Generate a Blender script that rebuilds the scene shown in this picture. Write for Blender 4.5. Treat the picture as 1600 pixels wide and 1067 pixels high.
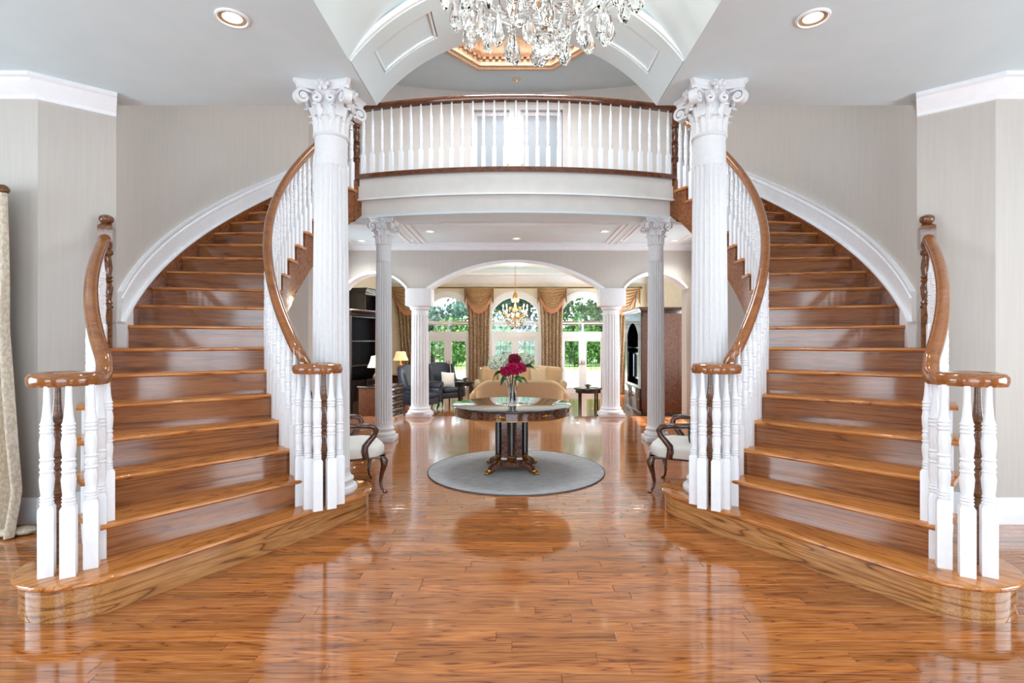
import bpy, bmesh, math, random
from mathutils import Vector, Matrix
from math import sin, cos, pi, radians as R, sqrt, atan2, asin

random.seed(7)
for o in list(bpy.data.objects):
    bpy.data.objects.remove(o)
scene = bpy.context.scene
COL = scene.collection

# ------------------------------------------------------------------ camera
cam_d = bpy.data.cameras.new('camera')
cam_d.sensor_width = 36.0
cam_d.lens = 18.0                      # 800 px focal length on a 1600 px frame
cam_d.shift_x = -4 / 1600
cam_d.shift_y = -3.5 / 1600
cam_d.clip_start = 0.05
cam_d.clip_end = 300
cam = bpy.data.objects.new('camera', cam_d)
cam.location = (-0.018, 0, 1.5)
cam.rotation_euler = (pi / 2, 0, 0)
COL.objects.link(cam)
scene.camera = cam

# ------------------------------------------------------------------ world
world = bpy.data.worlds.new('sky_world')
scene.world = world
world.use_nodes = True
wn = world.node_tree
wn.nodes.clear()
w_out = wn.nodes.new('ShaderNodeOutputWorld')
w_bg = wn.nodes.new('ShaderNodeBackground')
w_bg.inputs['Color'].default_value = (0.74, 0.88, 1.0, 1)
w_bg.inputs['Strength'].default_value = 3.6
wn.links.new(w_bg.outputs[0], w_out.inputs[0])

# ------------------------------------------------------------------ sun over the garden, daylight in the real and added windows
def light(name, kind, loc, energy, color=(1, 1, 1), rot=(0, 0, 0), **kw):
    d = bpy.data.lights.new(name, kind)
    d.energy = energy
    d.color = color
    for k, v in kw.items():
        setattr(d, k, v)
    o = bpy.data.objects.new(name, d)
    o.location = loc
    o.rotation_euler = rot
    COL.objects.link(o)
    return o

light('sun', 'SUN', (0, 20, 20), 11.0, (1.0, 0.95, 0.86), (R(8), R(24), 0), angle=R(2))
Y_UPFILL = 4.70
DAY = (0.75, 0.89, 1.0)
# entrance windows behind the camera, bay windows added in the side walls for light, skylight over the gallery
light('daylight_entrance', 'AREA', (0, -2.42, 1.75), 46, DAY, (R(90), 0, 0), shape='RECTANGLE', size=3.2, size_y=2.7)
light('daylight_entrance_side', 'AREA', (-3.9, -2.42, 1.7), 28, DAY, (R(90), 0, 0), shape='RECTANGLE', size=1.6, size_y=2.2)
light('daylight_entrance_side', 'AREA', (3.9, -2.42, 1.7), 28, DAY, (R(90), 0, 0), shape='RECTANGLE', size=1.6, size_y=2.2)
light('added_bay_light', 'AREA', (-5.92, 1.2, 1.6), 78, DAY, (R(90), 0, R(-90)), shape='RECTANGLE', size=2.6, size_y=2.0)
light('added_bay_light', 'AREA', (5.92, 1.2, 1.6), 78, DAY, (R(90), 0, R(90)), shape='RECTANGLE', size=2.6, size_y=2.0)
light('daylight_skylight', 'AREA', (0, 7.0, 6.78), 215, (0.84, 0.92, 1.0), (0, 0, 0), shape='RECTANGLE', size=2.0, size_y=1.6)
for sx in (-1, 1):   # fill lamps in unseen passage windows added to brighten under the gallery
    light('added_passage_fill', 'AREA', (sx * 3.30, 9.08, 1.75), 17, DAY, (R(90), 0, R(90) * sx), shape='RECTANGLE', size=1.2, size_y=2.3)

light('added_upper_fill', 'AREA', (0, Y_UPFILL, 5.25), 62, (0.93, 0.96, 1.0), (R(130), 0, 0), shape='RECTANGLE', size=4.4, size_y=1.1)  # fill lamp added out of view to brighten the upper ceiling
for (sx, yy) in ((-1, 11.0), (1, 11.05), (1, 16.3)):   # fill lamps in unseen side windows added to brighten the living room
    light('added_living_fill', 'AREA', (sx * 4.46, yy, 1.7), 70, (0.9, 0.96, 1.0), (R(90), 0, R(90) * sx), shape='RECTANGLE', size=1.0, size_y=2.2)
scene.view_settings.view_transform = 'Standard'
scene.view_settings.look = 'None'
scene.view_settings.gamma = 1.0
scene.view_settings.use_curve_mapping = False
scene.view_settings.exposure = 0.42
scene.cycles.use_denoising = True
scene.cycles.max_bounces = 10
scene.cycles.diffuse_bounces = 5
scene.cycles.transmission_bounces = 8
scene.cycles.transparent_max_bounces = 12
scene.cycles.sample_clamp_indirect = 6.0
scene.cycles.caustics_reflective = False
scene.cycles.caustics_refractive = False

# ------------------------------------------------------------------ materials
def S(r, g, b):
    f = lambda c: (c / 255 / 12.92) if c / 255 <= 0.04045 else ((c / 255 + 0.055) / 1.055) ** 2.4
    return (f(r), f(g), f(b), 1.0)

MATS = {}
def mat(name, col, rough=0.5, metal=0.0, spec=0.5, coat=0.0, trans=0.0, ior=1.45, emit=None, estr=0.0):
    m = bpy.data.materials.new(name)
    m.use_nodes = True
    b = m.node_tree.nodes['Principled BSDF']
    b.inputs['Base Color'].default_value = col
    b.inputs['Roughness'].default_value = rough
    b.inputs['Metallic'].default_value = metal
    b.inputs['Specular IOR Level'].default_value = spec
    b.inputs['Coat Weight'].default_value = coat
    b.inputs['Coat Roughness'].default_value = 0.08
    b.inputs['Transmission Weight'].default_value = trans
    b.inputs['IOR'].default_value = ior
    if emit:
        b.inputs['Emission Color'].default_value = emit
        b.inputs['Emission Strength'].default_value = estr
    MATS[name] = m
    return m

def N(m, t, **kw):
    n = m.node_tree.nodes.new(t)
    for k, v in kw.items():
        if k in n.inputs:
            n.inputs[k].default_value = v
        else:
            setattr(n, k, v)
    return n

def L(m, a, b):
    m.node_tree.links.new(a, b)

def ramp(m, fac, stops):
    n = m.node_tree.nodes.new('ShaderNodeValToRGB')
    e = n.color_ramp.elements
    while len(e) < len(stops):
        e.new(0.5)
    for k, (p, c) in enumerate(stops):
        e[k].position = p
        e[k].color = c
    L(m, fac, n.inputs[0])
    return n

def mottled(name, c1, c2, scale=(1, 1, 1), nscale=5.0, rough=0.6, bump=0.0, detail=4, lo=0.35, hi=0.65, **kw):
    """two colours mixed by a stretched noise, with a little relief"""
    m = mat(name, c1, rough, **kw)
    b = m.node_tree.nodes['Principled BSDF']
    tc = N(m, 'ShaderNodeTexCoord')
    mp = N(m, 'ShaderNodeMapping')
    mp.inputs['Scale'].default_value = scale
    L(m, tc.outputs['Object'], mp.inputs[0])
    no = N(m, 'ShaderNodeTexNoise', Scale=nscale, Detail=detail)
    L(m, mp.outputs[0], no.inputs['Vector'])
    r = ramp(m, no.outputs['Fac'], [(lo, c1), (hi, c2)])
    L(m, r.outputs[0], b.inputs['Base Color'])
    if bump:
        bp = N(m, 'ShaderNodeBump', Strength=bump, Distance=0.01)
        L(m, no.outputs['Fac'], bp.inputs['Height'])
        L(m, bp.outputs[0], b.inputs['Normal'])
    return m

def wood(name, light_c, mid_c, dark_c, rough=0.22, coat=0.6, grain=1.0, tone=False, stretch=0.11, ring=9.0, ys=1.0):
    """oak: cathedral rings and fine pores along the local X axis, shifted for every piece"""
    m = mat(name, mid_c, rough, coat=coat)
    b = m.node_tree.nodes['Principled BSDF']
    tc = N(m, 'ShaderNodeTexCoord')
    oi = N(m, 'ShaderNodeObjectInfo')
    off = N(m, 'ShaderNodeVectorMath', operation='SCALE')
    comb = N(m, 'ShaderNodeCombineXYZ', X=37.0, Y=11.0, Z=5.0)
    L(m, comb.outputs[0], off.inputs[0])
    addv = N(m, 'ShaderNodeVectorMath', operation='ADD')
    L(m, tc.outputs['Object'], addv.inputs[0])
    L(m, off.outputs[0], addv.inputs[1])
    at = None
    if tone:
        at = N(m, 'ShaderNodeAttribute', attribute_name='tone')
        L(m, at.outputs['Fac'], off.inputs['Scale'])
    else:
        L(m, oi.outputs['Random'], off.inputs['Scale'])
    mp = N(m, 'ShaderNodeMapping')
    mp.inputs['Scale'].default_value = (stretch, ys, 1)
    L(m, addv.outputs[0], mp.inputs[0])
    wv = N(m, 'ShaderNodeTexNoise', Scale=ring, Detail=1.5, Distortion=0.6)
    L(m, mp.outputs[0], wv.inputs['Vector'])
    # rings: repeat the smooth field
    mul = N(m, 'ShaderNodeMath', operation='MULTIPLY')
    mul.inputs[1].default_value = 7.0
    L(m, wv.outputs['Fac'], mul.inputs[0])
    fr = N(m, 'ShaderNodeMath', operation='PINGPONG')
    fr.inputs[1].default_value = 0.5
    L(m, mul.outputs[0], fr.inputs[0])
    r1 = ramp(m, fr.outputs[0], [(0.0, dark_c), (0.10 * grain, mid_c), (0.5, light_c)])
    mp2 = N(m, 'ShaderNodeMapping')
    mp2.inputs['Scale'].default_value = (4, 90, 90)
    L(m, addv.outputs[0], mp2.inputs[0])
    pore = N(m, 'ShaderNodeTexNoise', Scale=1.6, Detail=3)
    L(m, mp2.outputs[0], pore.inputs['Vector'])
    r2 = ramp(m, pore.outputs['Fac'], [(0.38, (0.62, 0.56, 0.5, 1)), (0.56, (1, 1, 1, 1))])
    mx = N(m, 'ShaderNodeMix', data_type='RGBA', blend_type='MULTIPLY')
    mx.inputs[0].default_value = 0.75
    L(m, r1.outputs[0], mx.inputs[6])
    L(m, r2.outputs[0], mx.inputs[7])
    last = mx.outputs[2]
    hsv = N(m, 'ShaderNodeHueSaturation')
    vr = N(m, 'ShaderNodeMapRange')
    vr.inputs['To Min'].default_value = 0.74 if tone else 0.92
    vr.inputs['To Max'].default_value = 1.20 if tone else 1.08
    L(m, at.outputs['Fac'] if tone else oi.outputs['Random'], vr.inputs['Value'])
    L(m, vr.outputs[0], hsv.inputs['Value'])
    L(m, last, hsv.inputs['Color'])
    L(m, hsv.outputs[0], b.inputs['Base Color'])
    return m

mottled('wall_paint', S(197, 190, 182), S(193, 186, 178), (14, 14, 0.6), 3, 0.75, 0.02)
mottled('wall_cream', S(232, 222, 200), S(226, 215, 192), (3, 3, 3), 2, 0.75)
mottled('wall_upper', S(222, 218, 212), S(217, 213, 207), (3, 3, 3), 2, 0.75)
mottled('ceiling_paint', S(216, 231, 236), S(212, 228, 233), (2, 2, 2), 2, 0.85)
mottled('white_trim', S(240, 241, 243), S(236, 237, 240), (3, 3, 3), 3, 0.32)
mottled('plaster_white', S(223, 223, 225), S(219, 219, 221), (8, 8, 8), 4, 0.5, 0.05)
mottled('baluster_white', S(243, 244, 247), S(239, 240, 243), (9, 9, 4), 4, 0.28)
wood('floor_oak', S(188, 119, 62), S(168, 98, 46), S(112, 60, 26), 0.12, 0.75, 0.9, tone=True, stretch=0.07, ring=17)
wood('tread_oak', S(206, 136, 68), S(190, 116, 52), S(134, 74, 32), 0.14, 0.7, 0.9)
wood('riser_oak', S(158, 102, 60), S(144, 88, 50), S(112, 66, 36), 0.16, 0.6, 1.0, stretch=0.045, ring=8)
wood('curtail_oak', S(190, 138, 84), S(174, 120, 70), S(112, 70, 36), 0.16, 0.6, 1.1, stretch=0.10, ring=9, ys=0.12)
wood('string_oak', S(150, 90, 46), S(130, 74, 36), S(86, 46, 22), 0.2, 0.5)
wood('rail_oak', S(158, 96, 44), S(149, 87, 38), S(136, 76, 33), 0.14, 0.8, 0.6, stretch=0.3, ring=3)
wood('newel_oak', S(128, 80, 44), S(108, 66, 36), S(66, 38, 22), 0.18, 0.6, 0.8, stretch=0.6, ring=10)
wood('gallery_oak', S(116, 66, 38), S(98, 54, 30), S(66, 36, 20), 0.18, 0.6, 0.8, stretch=0.5, ring=8)
wood('rosewood', S(120, 72, 46), S(86, 46, 30), S(44, 24, 18), 0.1, 0.8, 1.3, stretch=0.5, ring=16)
wood('mahogany', S(98, 56, 36), S(76, 40, 26), S(46, 24, 16), 0.16, 0.6, 0.8)
wood('dark_walnut', S(78, 44, 30), S(62, 34, 24), S(40, 22, 16), 0.2, 0.4, 0.8)
wood('ebony_wood', S(40, 28, 26), S(30, 22, 22), S(18, 14, 14), 0.18, 0.6, 0.8)
mat('black_glass', S(16, 18, 22), 0.03, coat=1.0)
mat('black_lacquer', S(20, 20, 24), 0.1, coat=0.8)
mat('brass', S(176, 132, 62), 0.28, metal=1.0)
mat('antique_gold', S(196, 150, 90), 0.35, metal=0.7)
mottled('peach_gilt', S(226, 196, 164), S(196, 156, 118), (8, 8, 8), 6, 0.45)
mottled('rug_wool', S(186, 184, 182), S(142, 141, 142), (3, 60, 5), 3, 0.95, 0.25)
mat('rug_binding', S(92, 92, 96), 0.9)
mottled('ivory_fabric', S(232, 228, 220), S(222, 217, 208), (30, 30, 30), 6, 0.85, 0.05)
mottled('tan_fabric', S(188, 160, 124), S(172, 142, 108), (14, 14, 14), 6, 0.9, 0.05)
mottled('beige_fabric', S(204, 186, 158), S(186, 166, 138), (14, 14, 14), 6, 0.9, 0.05)
mottled('navy_leather', S(44, 50, 62), S(34, 40, 50), (12, 12, 12), 5, 0.38, 0.05)
mottled('dark_pillow', S(50, 58, 64), S(38, 44, 50), (20, 20, 20), 5, 0.8)
mottled('damask_curtain', S(196, 172, 142), S(148, 120, 92), (7, 7, 4.5), 5, 0.75, 0.05, lo=0.44, hi=0.54)
mottled('damask_pale', S(204, 192, 174), S(184, 168, 146), (12, 12, 8), 4, 0.7, 0.05, lo=0.44, hi=0.54)
mottled('swag_fabric', S(198, 164, 124), S(162, 126, 90), (6, 6, 6), 5, 0.7, 0.05)
mottled('peach_fringe', S(200, 138, 104), S(176, 116, 84), (40, 40, 4), 5, 0.8, 0.1)
mat('lamp_shade', S(232, 208, 168), 0.8, emit=S(255, 214, 150), estr=0.55)
mottled('lamp_bronze', S(134, 96, 62), S(80, 56, 36), (20, 20, 20), 4, 0.35, metal=0.5)
mat('bulb_glow', S(255, 240, 214), 0.4, emit=S(255, 226, 180), estr=9.0)
mat('lens_glow', S(255, 250, 240), 0.4, emit=S(255, 238, 206), estr=6.0)
mat('can_reflector', S(232, 214, 186), 0.25, metal=0.6)
mat('crystal', (1, 0.985, 0.96, 1), 0.0, trans=1.0, ior=1.5)
mat('amber_crystal', S(240, 190, 120), 0.02, trans=0.75, ior=1.5)
mat('vase_crystal', (0.96, 0.98, 1.0, 1), 0.0, trans=1.0, ior=1.45)
mottled('magenta_petal', S(206, 20, 92), S(160, 8, 62), (30, 30, 30), 5, 0.6)
mottled('crimson_petal', S(150, 14, 54), S(116, 8, 40), (30, 30, 30), 5, 0.6)
mottled('white_petal', S(228, 230, 214), S(198, 206, 178), (40, 40, 40), 5, 0.7)
mottled('leaf_green', S(54, 120, 50), S(34, 88, 36), (20, 20, 20), 4, 0.45)
mottled('stem_green', S(70, 110, 56), S(50, 84, 40), (20, 20, 20), 4, 0.5)
mottled('lawn', S(128, 158, 84), S(104, 138, 66), (4, 4, 4), 5, 0.95)
mottled('patio_stone', S(216, 208, 198), S(198, 190, 180), (1.5, 1.5, 1), 4, 0.9)
mottled('tree_leaf', S(86, 128, 62), S(50, 92, 44), (1, 1, 1), 3, 0.6)
mottled('pine_leaf', S(70, 112, 92), S(48, 84, 74), (1, 1, 1), 3, 0.6)
mottled('hedge_leaf', S(104, 146, 66), S(66, 108, 46), (1, 1, 1), 3, 0.6)
mottled('bark', S(108, 90, 74), S(82, 68, 56), (4, 4, 1), 6, 0.9, 0.3)
mat('iron_black', S(38, 40, 44), 0.4, metal=0.4)
mat('sunblock_pane', S(196, 202, 206), 0.35, spec=0.5)
mat('lit_pane', S(158, 166, 172), 0.35, emit=S(206, 214, 224), estr=0.06)
mottled('umber_gilt', S(190, 146, 108), S(150, 108, 74), (8, 8, 8), 6, 0.45)
mat('chrome', S(200, 200, 204), 0.15, metal=1.0)
mat('detector_cream', S(214, 202, 176), 0.5)
mat('screen_dark', S(18, 22, 28), 0.06, coat=0.6)
# window glass: clear, thin
gm = bpy.data.materials.new('window_glass')
gm.use_nodes = True
nt = gm.node_tree
nt.nodes.clear()
go = nt.nodes.new('ShaderNodeOutputMaterial')
gt = nt.nodes.new('ShaderNodeBsdfTransparent')
gt.inputs[0].default_value = (0.94, 0.97, 0.98, 1)
gg = nt.nodes.new('ShaderNodeBsdfGlossy')
gg.inputs['Roughness'].default_value = 0.02
gx = nt.nodes.new('ShaderNodeMixShader')
gx.inputs[0].default_value = 0.06
nt.links.new(gt.outputs[0], gx.inputs[1])
nt.links.new(gg.outputs[0], gx.inputs[2])
nt.links.new(gx.outputs[0], go.inputs[0])
MATS['window_glass'] = gm

# ------------------------------------------------------------------ mesh builder
class MB:
    def __init__(self):
        self.v = []
        self.f = []
    def poly(self, pts):
        n = len(self.v)
        self.v += [tuple(p) for p in pts]
        self.f.append(tuple(range(n, n + len(pts))))
        return self
    def box(self, x0, x1, y0, y1, z0, z1):
        n = len(self.v)
        self.v += [(x0, y0, z0), (x1, y0, z0), (x1, y1, z0), (x0, y1, z0), (x0, y0, z1), (x1, y0, z1), (x1, y1, z1), (x0, y1, z1)]
        self.f += [tuple(n + i for i in q) for q in ((3, 2, 1, 0), (4, 5, 6, 7), (0, 1, 5, 4), (1, 2, 6, 5), (2, 3, 7, 6), (3, 0, 4, 7))]
        return self
    def hexa(self, p):                      # 8 corners in box order
        n = len(self.v)
        self.v += [tuple(q) for q in p]
        self.f += [tuple(n + i for i in q) for q in ((3, 2, 1, 0), (4, 5, 6, 7), (0, 1, 5, 4), (1, 2, 6, 5), (2, 3, 7, 6), (3, 0, 4, 7))]
        return self
    def loft(self, loops, caps=True, closed=True, wrap=False):
        n = len(self.v)
        k = len(loops[0])
        for lp in loops:
            self.v += [tuple(p) for p in lp]
        rows = len(loops)
        for i in range(rows if wrap else rows - 1):
            a = n + i * k
            b = n + ((i + 1) % rows) * k
            for j in range(k if closed else k - 1):
                j2 = (j + 1) % k
                self.f.append((a + j, a + j2, b + j2, b + j))
        if caps and closed and not wrap:
            self.f.append(tuple(n + k - 1 - j for j in range(k)))
            self.f.append(tuple(n + (rows - 1) * k + j for j in range(k)))
        return self
    def prism(self, poly, z0, z1):
        return self.loft([[(x, y, z0) for x, y in poly], [(x, y, z1) for x, y in poly]])
    def ring(self, prof, seg=16):
        return self.loft([[(r * cos(2 * pi * j / seg), r * sin(2 * pi * j / seg), z) for j in range(seg)] for r, z in prof], wrap=True)
    def lathe(self, prof, seg=16, c=(0, 0, 0), a0=0.0):
        return self.loft([[(c[0] + r * cos(a0 + 2 * pi * j / seg), c[1] + r * sin(a0 + 2 * pi * j / seg), c[2] + z) for j in range(seg)] for r, z in prof])
    def sweep(self, path, prof, caps=True, scale=None, up=(0, 0, 1), closed_path=False):
        path = [Vector(p) for p in path]
        up = Vector(up)
        loops = []
        n = len(path)
        for i, p in enumerate(path):
            if closed_path:
                t = path[(i + 1) % n] - path[i - 1]
            else:
                t = path[min(i + 1, n - 1)] - path[max(i - 1, 0)]
            t.normalize()
            sd = t.cross(up)
            if sd.length < 1e-4:
                sd = t.cross(Vector((1, 0, 0)))
            sd.normalize()
            u2 = sd.cross(t)
            s = scale[i] if scale else 1.0
            loops.append([p + sd * (a * s) + u2 * (b * s) for a, b in prof])
        return self.loft(loops, caps=caps, wrap=closed_path)
    def grid(self, fn, nu, nv):
        n = len(self.v)
        for i in range(nu + 1):
            for j in range(nv + 1):
                self.v.append(tuple(fn(i / nu, j / nv)))
        for i in range(nu):
            for j in range(nv):
                a = n + i * (nv + 1) + j
                self.f.append((a, a + nv + 1, a + nv + 2, a + 1))
        return self
    def slab(self, fn, nu, nv, th):
        """a curved sheet with thickness: fn(u,v)->(point, normal)"""
        g = [[fn(i / nu, j / nv) for j in range(nv + 1)] for i in range(nu + 1)]
        A = lambda i, j: Vector(g[i][j][0])
        B = lambda i, j: Vector(g[i][j][0]) + Vector(g[i][j][1]) * th
        n = len(self.v)
        W = nv + 1
        for P in (A, B):
            for i in range(nu + 1):
                for j in range(W):
                    self.v.append(tuple(P(i, j)))
        m = n + (nu + 1) * W
        for i in range(nu):
            for j in range(nv):
                a = n + i * W + j
                self.f.append((a, a + 1, a + W + 1, a + W))
                b = m + i * W + j
                self.f.append((b, b + W, b + W + 1, b + 1))
        for i in range(nu):
            a, b = n + i * W, m + i * W
            self.f.append((a, a + W, b + W, b))
            a, b = a + nv, b + nv
            self.f.append((a + W, a, b, b + W))
        for j in range(nv):
            a, b = n + j, m + j
            self.f.append((a + 1, a, b, b + 1))
            a, b = n + nu * W + j, m + nu * W + j
            self.f.append((a, a + 1, b + 1, b))
        return self
    def ell(self, c, r, seg=10, rings=6, e=1.0):
        """ellipsoid; e<1 makes it boxier"""
        sg = lambda v, k: math.copysign(abs(v) ** k, v)
        loops = []
        for i in range(rings + 1):
            a = -pi / 2 + pi * i / rings
            a = max(min(a, pi / 2 - 0.05), -pi / 2 + 0.05)
            loops.append([(c[0] + r[0] * sg(cos(a), e) * sg(cos(2 * pi * j / seg), e), c[1] + r[1] * sg(cos(a), e) * sg(sin(2 * pi * j / seg), e), c[2] + r[2] * sg(sin(a), e)) for j in range(seg)])
        return self.loft(loops)
    def rbox(self, x0, x1, y0, y1, z0, z1, bev=0.02, seg=2):
        bm = bmesh.new()
        bmesh.ops.create_cube(bm, size=1.0)
        bmesh.ops.scale(bm, vec=(x1 - x0, y1 - y0, z1 - z0), verts=bm.verts)
        bmesh.ops.translate(bm, vec=((x0 + x1) / 2, (y0 + y1) / 2, (z0 + z1) / 2), verts=bm.verts)
        bmesh.ops.bevel(bm, geom=list(bm.edges), offset=bev, segments=seg, affect='EDGES', profile=0.5)
        n = len(self.v)
        bm.verts.index_update()
        self.v += [tuple(v.co) for v in bm.verts]
        self.f += [tuple(n + v.index for v in f.verts) for f in bm.faces]
        bm.free()
        return self
    def xf(self, M, start=0):
        for i in range(start, len(self.v)):
            self.v[i] = tuple(M @ Vector(self.v[i]))
        return self
    def mirror(self, axis):
        self.v = [tuple(-c if k == axis else c for k, c in enumerate(p)) for p in self.v]
        self.f = [tuple(reversed(q)) for q in self.f]
        return self
    def mesh(self, name, material, smooth=40, tones=None):
        me = bpy.data.meshes.new(name)
        me.from_pydata(self.v, [], self.f)
        bm = bmesh.new()
        bm.from_mesh(me)
        if tones is None:
            bmesh.ops.recalc_face_normals(bm, faces=bm.faces)
        bm.to_mesh(me)
        bm.free()
        me.materials.append(MATS[material])
        if smooth:
            me.polygons.foreach_set('use_smooth', [True] * len(me.polygons))
            me.set_sharp_from_angle(angle=R(smooth))
        if tones is not None:
            a = me.attributes.new('tone', 'FLOAT', 'FACE')
            a.data.foreach_set('value', tones)
        me.update()
        return me

def add(name, mb, material, parent=None, loc=(0, 0, 0), rot=(0, 0, 0), smooth=40, label=None, tones=None):
    me = mb if isinstance(mb, bpy.types.Mesh) else mb.mesh(name, material, smooth, tones)
    o = bpy.data.objects.new(name, me)
    COL.objects.link(o)
    o.location = loc
    o.rotation_euler = rot
    o.parent = parent
    if label:
        o['label'] = label
    return o

def tag(o, label, cat, group=None, kind=None):
    o['label'] = label
    o['category'] = cat
    if group:
        o['group'] = group
    if kind:
        o['kind'] = kind
    return o

def thing(name, label, cat, loc=(0, 0, 0), rz=0.0, group=None):
    o = bpy.data.objects.new(name, None)
    o.empty_display_size = 0.1
    COL.objects.link(o)
    o.location = loc
    o.rotation_euler = (0, 0, rz)
    return tag(o, label, cat, group)

def struct(name, mb, material, label, smooth=30, parent=None):
    o = add(name, mb, material, parent, smooth=smooth)
    if parent is None:
        o['kind'] = 'structure'
        o['label'] = label
        o['category'] = name.split('_')[0]
    return o

def circle(r, n, a0=0.0):
    return [(r * cos(a0 + 2 * pi * i / n), r * sin(a0 + 2 * pi * i / n)) for i in range(n)]
def square(h):
    return [(-h, -h), (h, -h), (h, h), (-h, h)]

# ================================================================== THE SETTING
CY = 6.15                         # both stairs turn about (0, CY)
RISE = 0.2035
STEP = R(4.75)
RIN, ROUT = 2.66, 3.885
RTR = 3.83                        # wall end of the treads
FLOOR2 = 19 * RISE                # 3.8665
CEIL1 = 3.61
CEIL2 = 6.25
LIV = -0.35                       # sunken living room
TH = lambda n: (n - 13) * STEP
def P(r, th, s, z=None):
    p = (s * r * cos(th), CY + r * sin(th))
    return p if z is None else (p[0], p[1], z)

# ---------------------------------------------------------------- floor with oak planks
floor = struct('floor', MB().box(-6, 6, -2.6, 9.97, -0.5, -0.012), 'string_oak', 'glossy honey oak strip floor of the entrance hall')
sunken = struct('floor_sunken', MB().box(-4.7, 4.7, 9.97, 17.7, -0.6, LIV - 0.012), 'string_oak', 'oak floor of the sunken living room beyond the arches')
PW = 0.083
def plank_mb(mb, x0, x1, y0, y1, z):
    g = 0.0007
    b = 0.002
    n = len(mb.v)
    x0 += g; x1 -= g; y0 += g; y1 -= g
    mb.v += [(x0, y0, z - 0.012), (x1, y0, z - 0.012), (x1, y1, z - 0.012), (x0, y1, z - 0.012),
             (x0, y0, z - b), (x1, y0, z - b), (x1, y1, z - b), (x0, y1, z - b),
             (x0 + b, y0 + b, z), (x1 - b, y0 + b, z), (x1 - b, y1 - b, z), (x0 + b, y1 - b, z)]
    q = [(0, 1, 5, 4), (1, 2, 6, 5), (2, 3, 7, 6), (3, 0, 4, 7), (4, 5, 9, 8), (5, 6, 10, 9), (6, 7, 11, 10), (7, 4, 8, 11), (8, 9, 10, 11)]
    mb.f += [tuple(n + i for i in t) for t in q]
    return len(q)
rnd = random.Random(3)
rest, rest_t = MB(), []
cnt = 0
row = 0
y = -2.6
while y < 9.96:
    x = -6 - rnd.random()
    y1 = min(y + PW, 9.97)
    while x < 6:
        ln = rnd.uniform(0.55, 1.55)
        x0, x1 = max(x, -6), min(x + ln, 6)
        x += ln
        if x1 - x0 < 0.02:
            continue
        tone = rnd.random()
        vis = y > 2.15 and min(abs(x0), abs(x1)) < 1.02 * y + 0.1 and not (abs((x0 + x1) / 2) > 2.3 and y > 3.3)
        if vis and cnt < 290 and y < 5.4:
            mb = MB()
            k = plank_mb(mb, -(x1 - x0) / 2, (x1 - x0) / 2, 0, y1 - y, 0)
            add('plank', mb, 'floor_oak', floor, ((x0 + x1) / 2, y, 0), smooth=0, tones=[tone] * k)
            cnt += 1
        else:
            k = plank_mb(rest, x0, x1, y, y1, 0)
            rest_t += [tone] * k
    y += PW
o = add('plank_field', rest, 'floor_oak', floor, smooth=0, tones=rest_t)
o['kind'] = 'stuff'
rest, rest_t = MB(), []
y = 10.3
while y < 17.5:
    x = -4.7 - rnd.random()
    while x < 4.7:
        ln = rnd.uniform(0.6, 1.5)
        x0, x1 = max(x, -4.7), min(x + ln, 4.7)
        x += ln
        if x1 - x0 > 0.02:
            k = plank_mb(rest, x0, x1, y, y + PW, LIV)
            rest_t += [rnd.random()] * k
    y += PW
o = add('plank_field', rest, 'floor_oak', sunken, smooth=0, tones=rest_t)
o['kind'] = 'stuff'
add('step', MB().rbox(-4.7, 4.7, 9.98, 10.3, LIV - 0.01, LIV + 0.175, 0.012), 'tread_oak', sunken)

# ---------------------------------------------------------------- walls
def thick_wall(mb, pts, th, z0, z1):
    """wall along a polyline; thickness goes to the left of the walking direction"""
    pts = [Vector((p[0], p[1])) for p in pts]
    off = []
    for i, p in enumerate(pts):
        a = pts[min(i + 1, len(pts) - 1)] - pts[max(i - 1, 0)]
        a.normalize()
        off.append(p + Vector((-a.y, a.x)) * th)
    for i in range(len(pts) - 1):
        a, b, c, d = pts[i], pts[i + 1], off[i + 1], off[i]
        mb.hexa([(a.x, a.y, z0), (b.x, b.y, z0), (c.x, c.y, z0), (d.x, d.y, z0), (a.x, a.y, z1), (b.x, b.y, z1), (c.x, c.y, z1), (d.x, d.y, z1)])
    return mb

def arch_wall(mb, x0, x1, y0, y1, ztop, openings, z0=0.0, n=14):
    """wall in the XZ plane; openings = (xa, xb, zbottom, zspring, rise) with a segmental head"""
    x = x0
    for xa, xb, zb, zs, rise in sorted(openings):
        if xa > x:
            mb.box(x, xa, y0, y1, z0, ztop)
        if zb > z0:
            mb.box(xa, xb, y0, y1, z0, zb)
        hw = (xb - xa) / 2
        cx = (xa + xb) / 2
        if rise > 0:
            rad = (hw * hw + rise * rise) / (2 * rise)
            zc = zs + rise - rad
            H = lambda u: zc + sqrt(max(rad * rad - u * u, 0))
        else:
            H = lambda u: zs
        m = n if rise > 0 else 1
        am = asin(min(1, hw / rad)) if rise > 0 else 0
        us = [rad * sin(-am + 2 * am * k / m) for k in range(m + 1)] if rise > 0 else [-hw, hw]
        for k in range(m):
            ua, ub = us[k], us[k + 1]
            za, zb2 = H(ua), H(ub)
            mb.hexa([(cx + ua, y0, za), (cx + ub, y0, zb2), (cx + ub, y1, zb2), (cx + ua, y1, za), (cx + ua, y0, ztop), (cx + ub, y0, ztop), (cx + ub, y1, ztop), (cx + ua, y1, ztop)])
        x = xb
    if x < x1:
        mb.box(x, x1, y0, y1, z0, ztop)
    return mb

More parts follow.
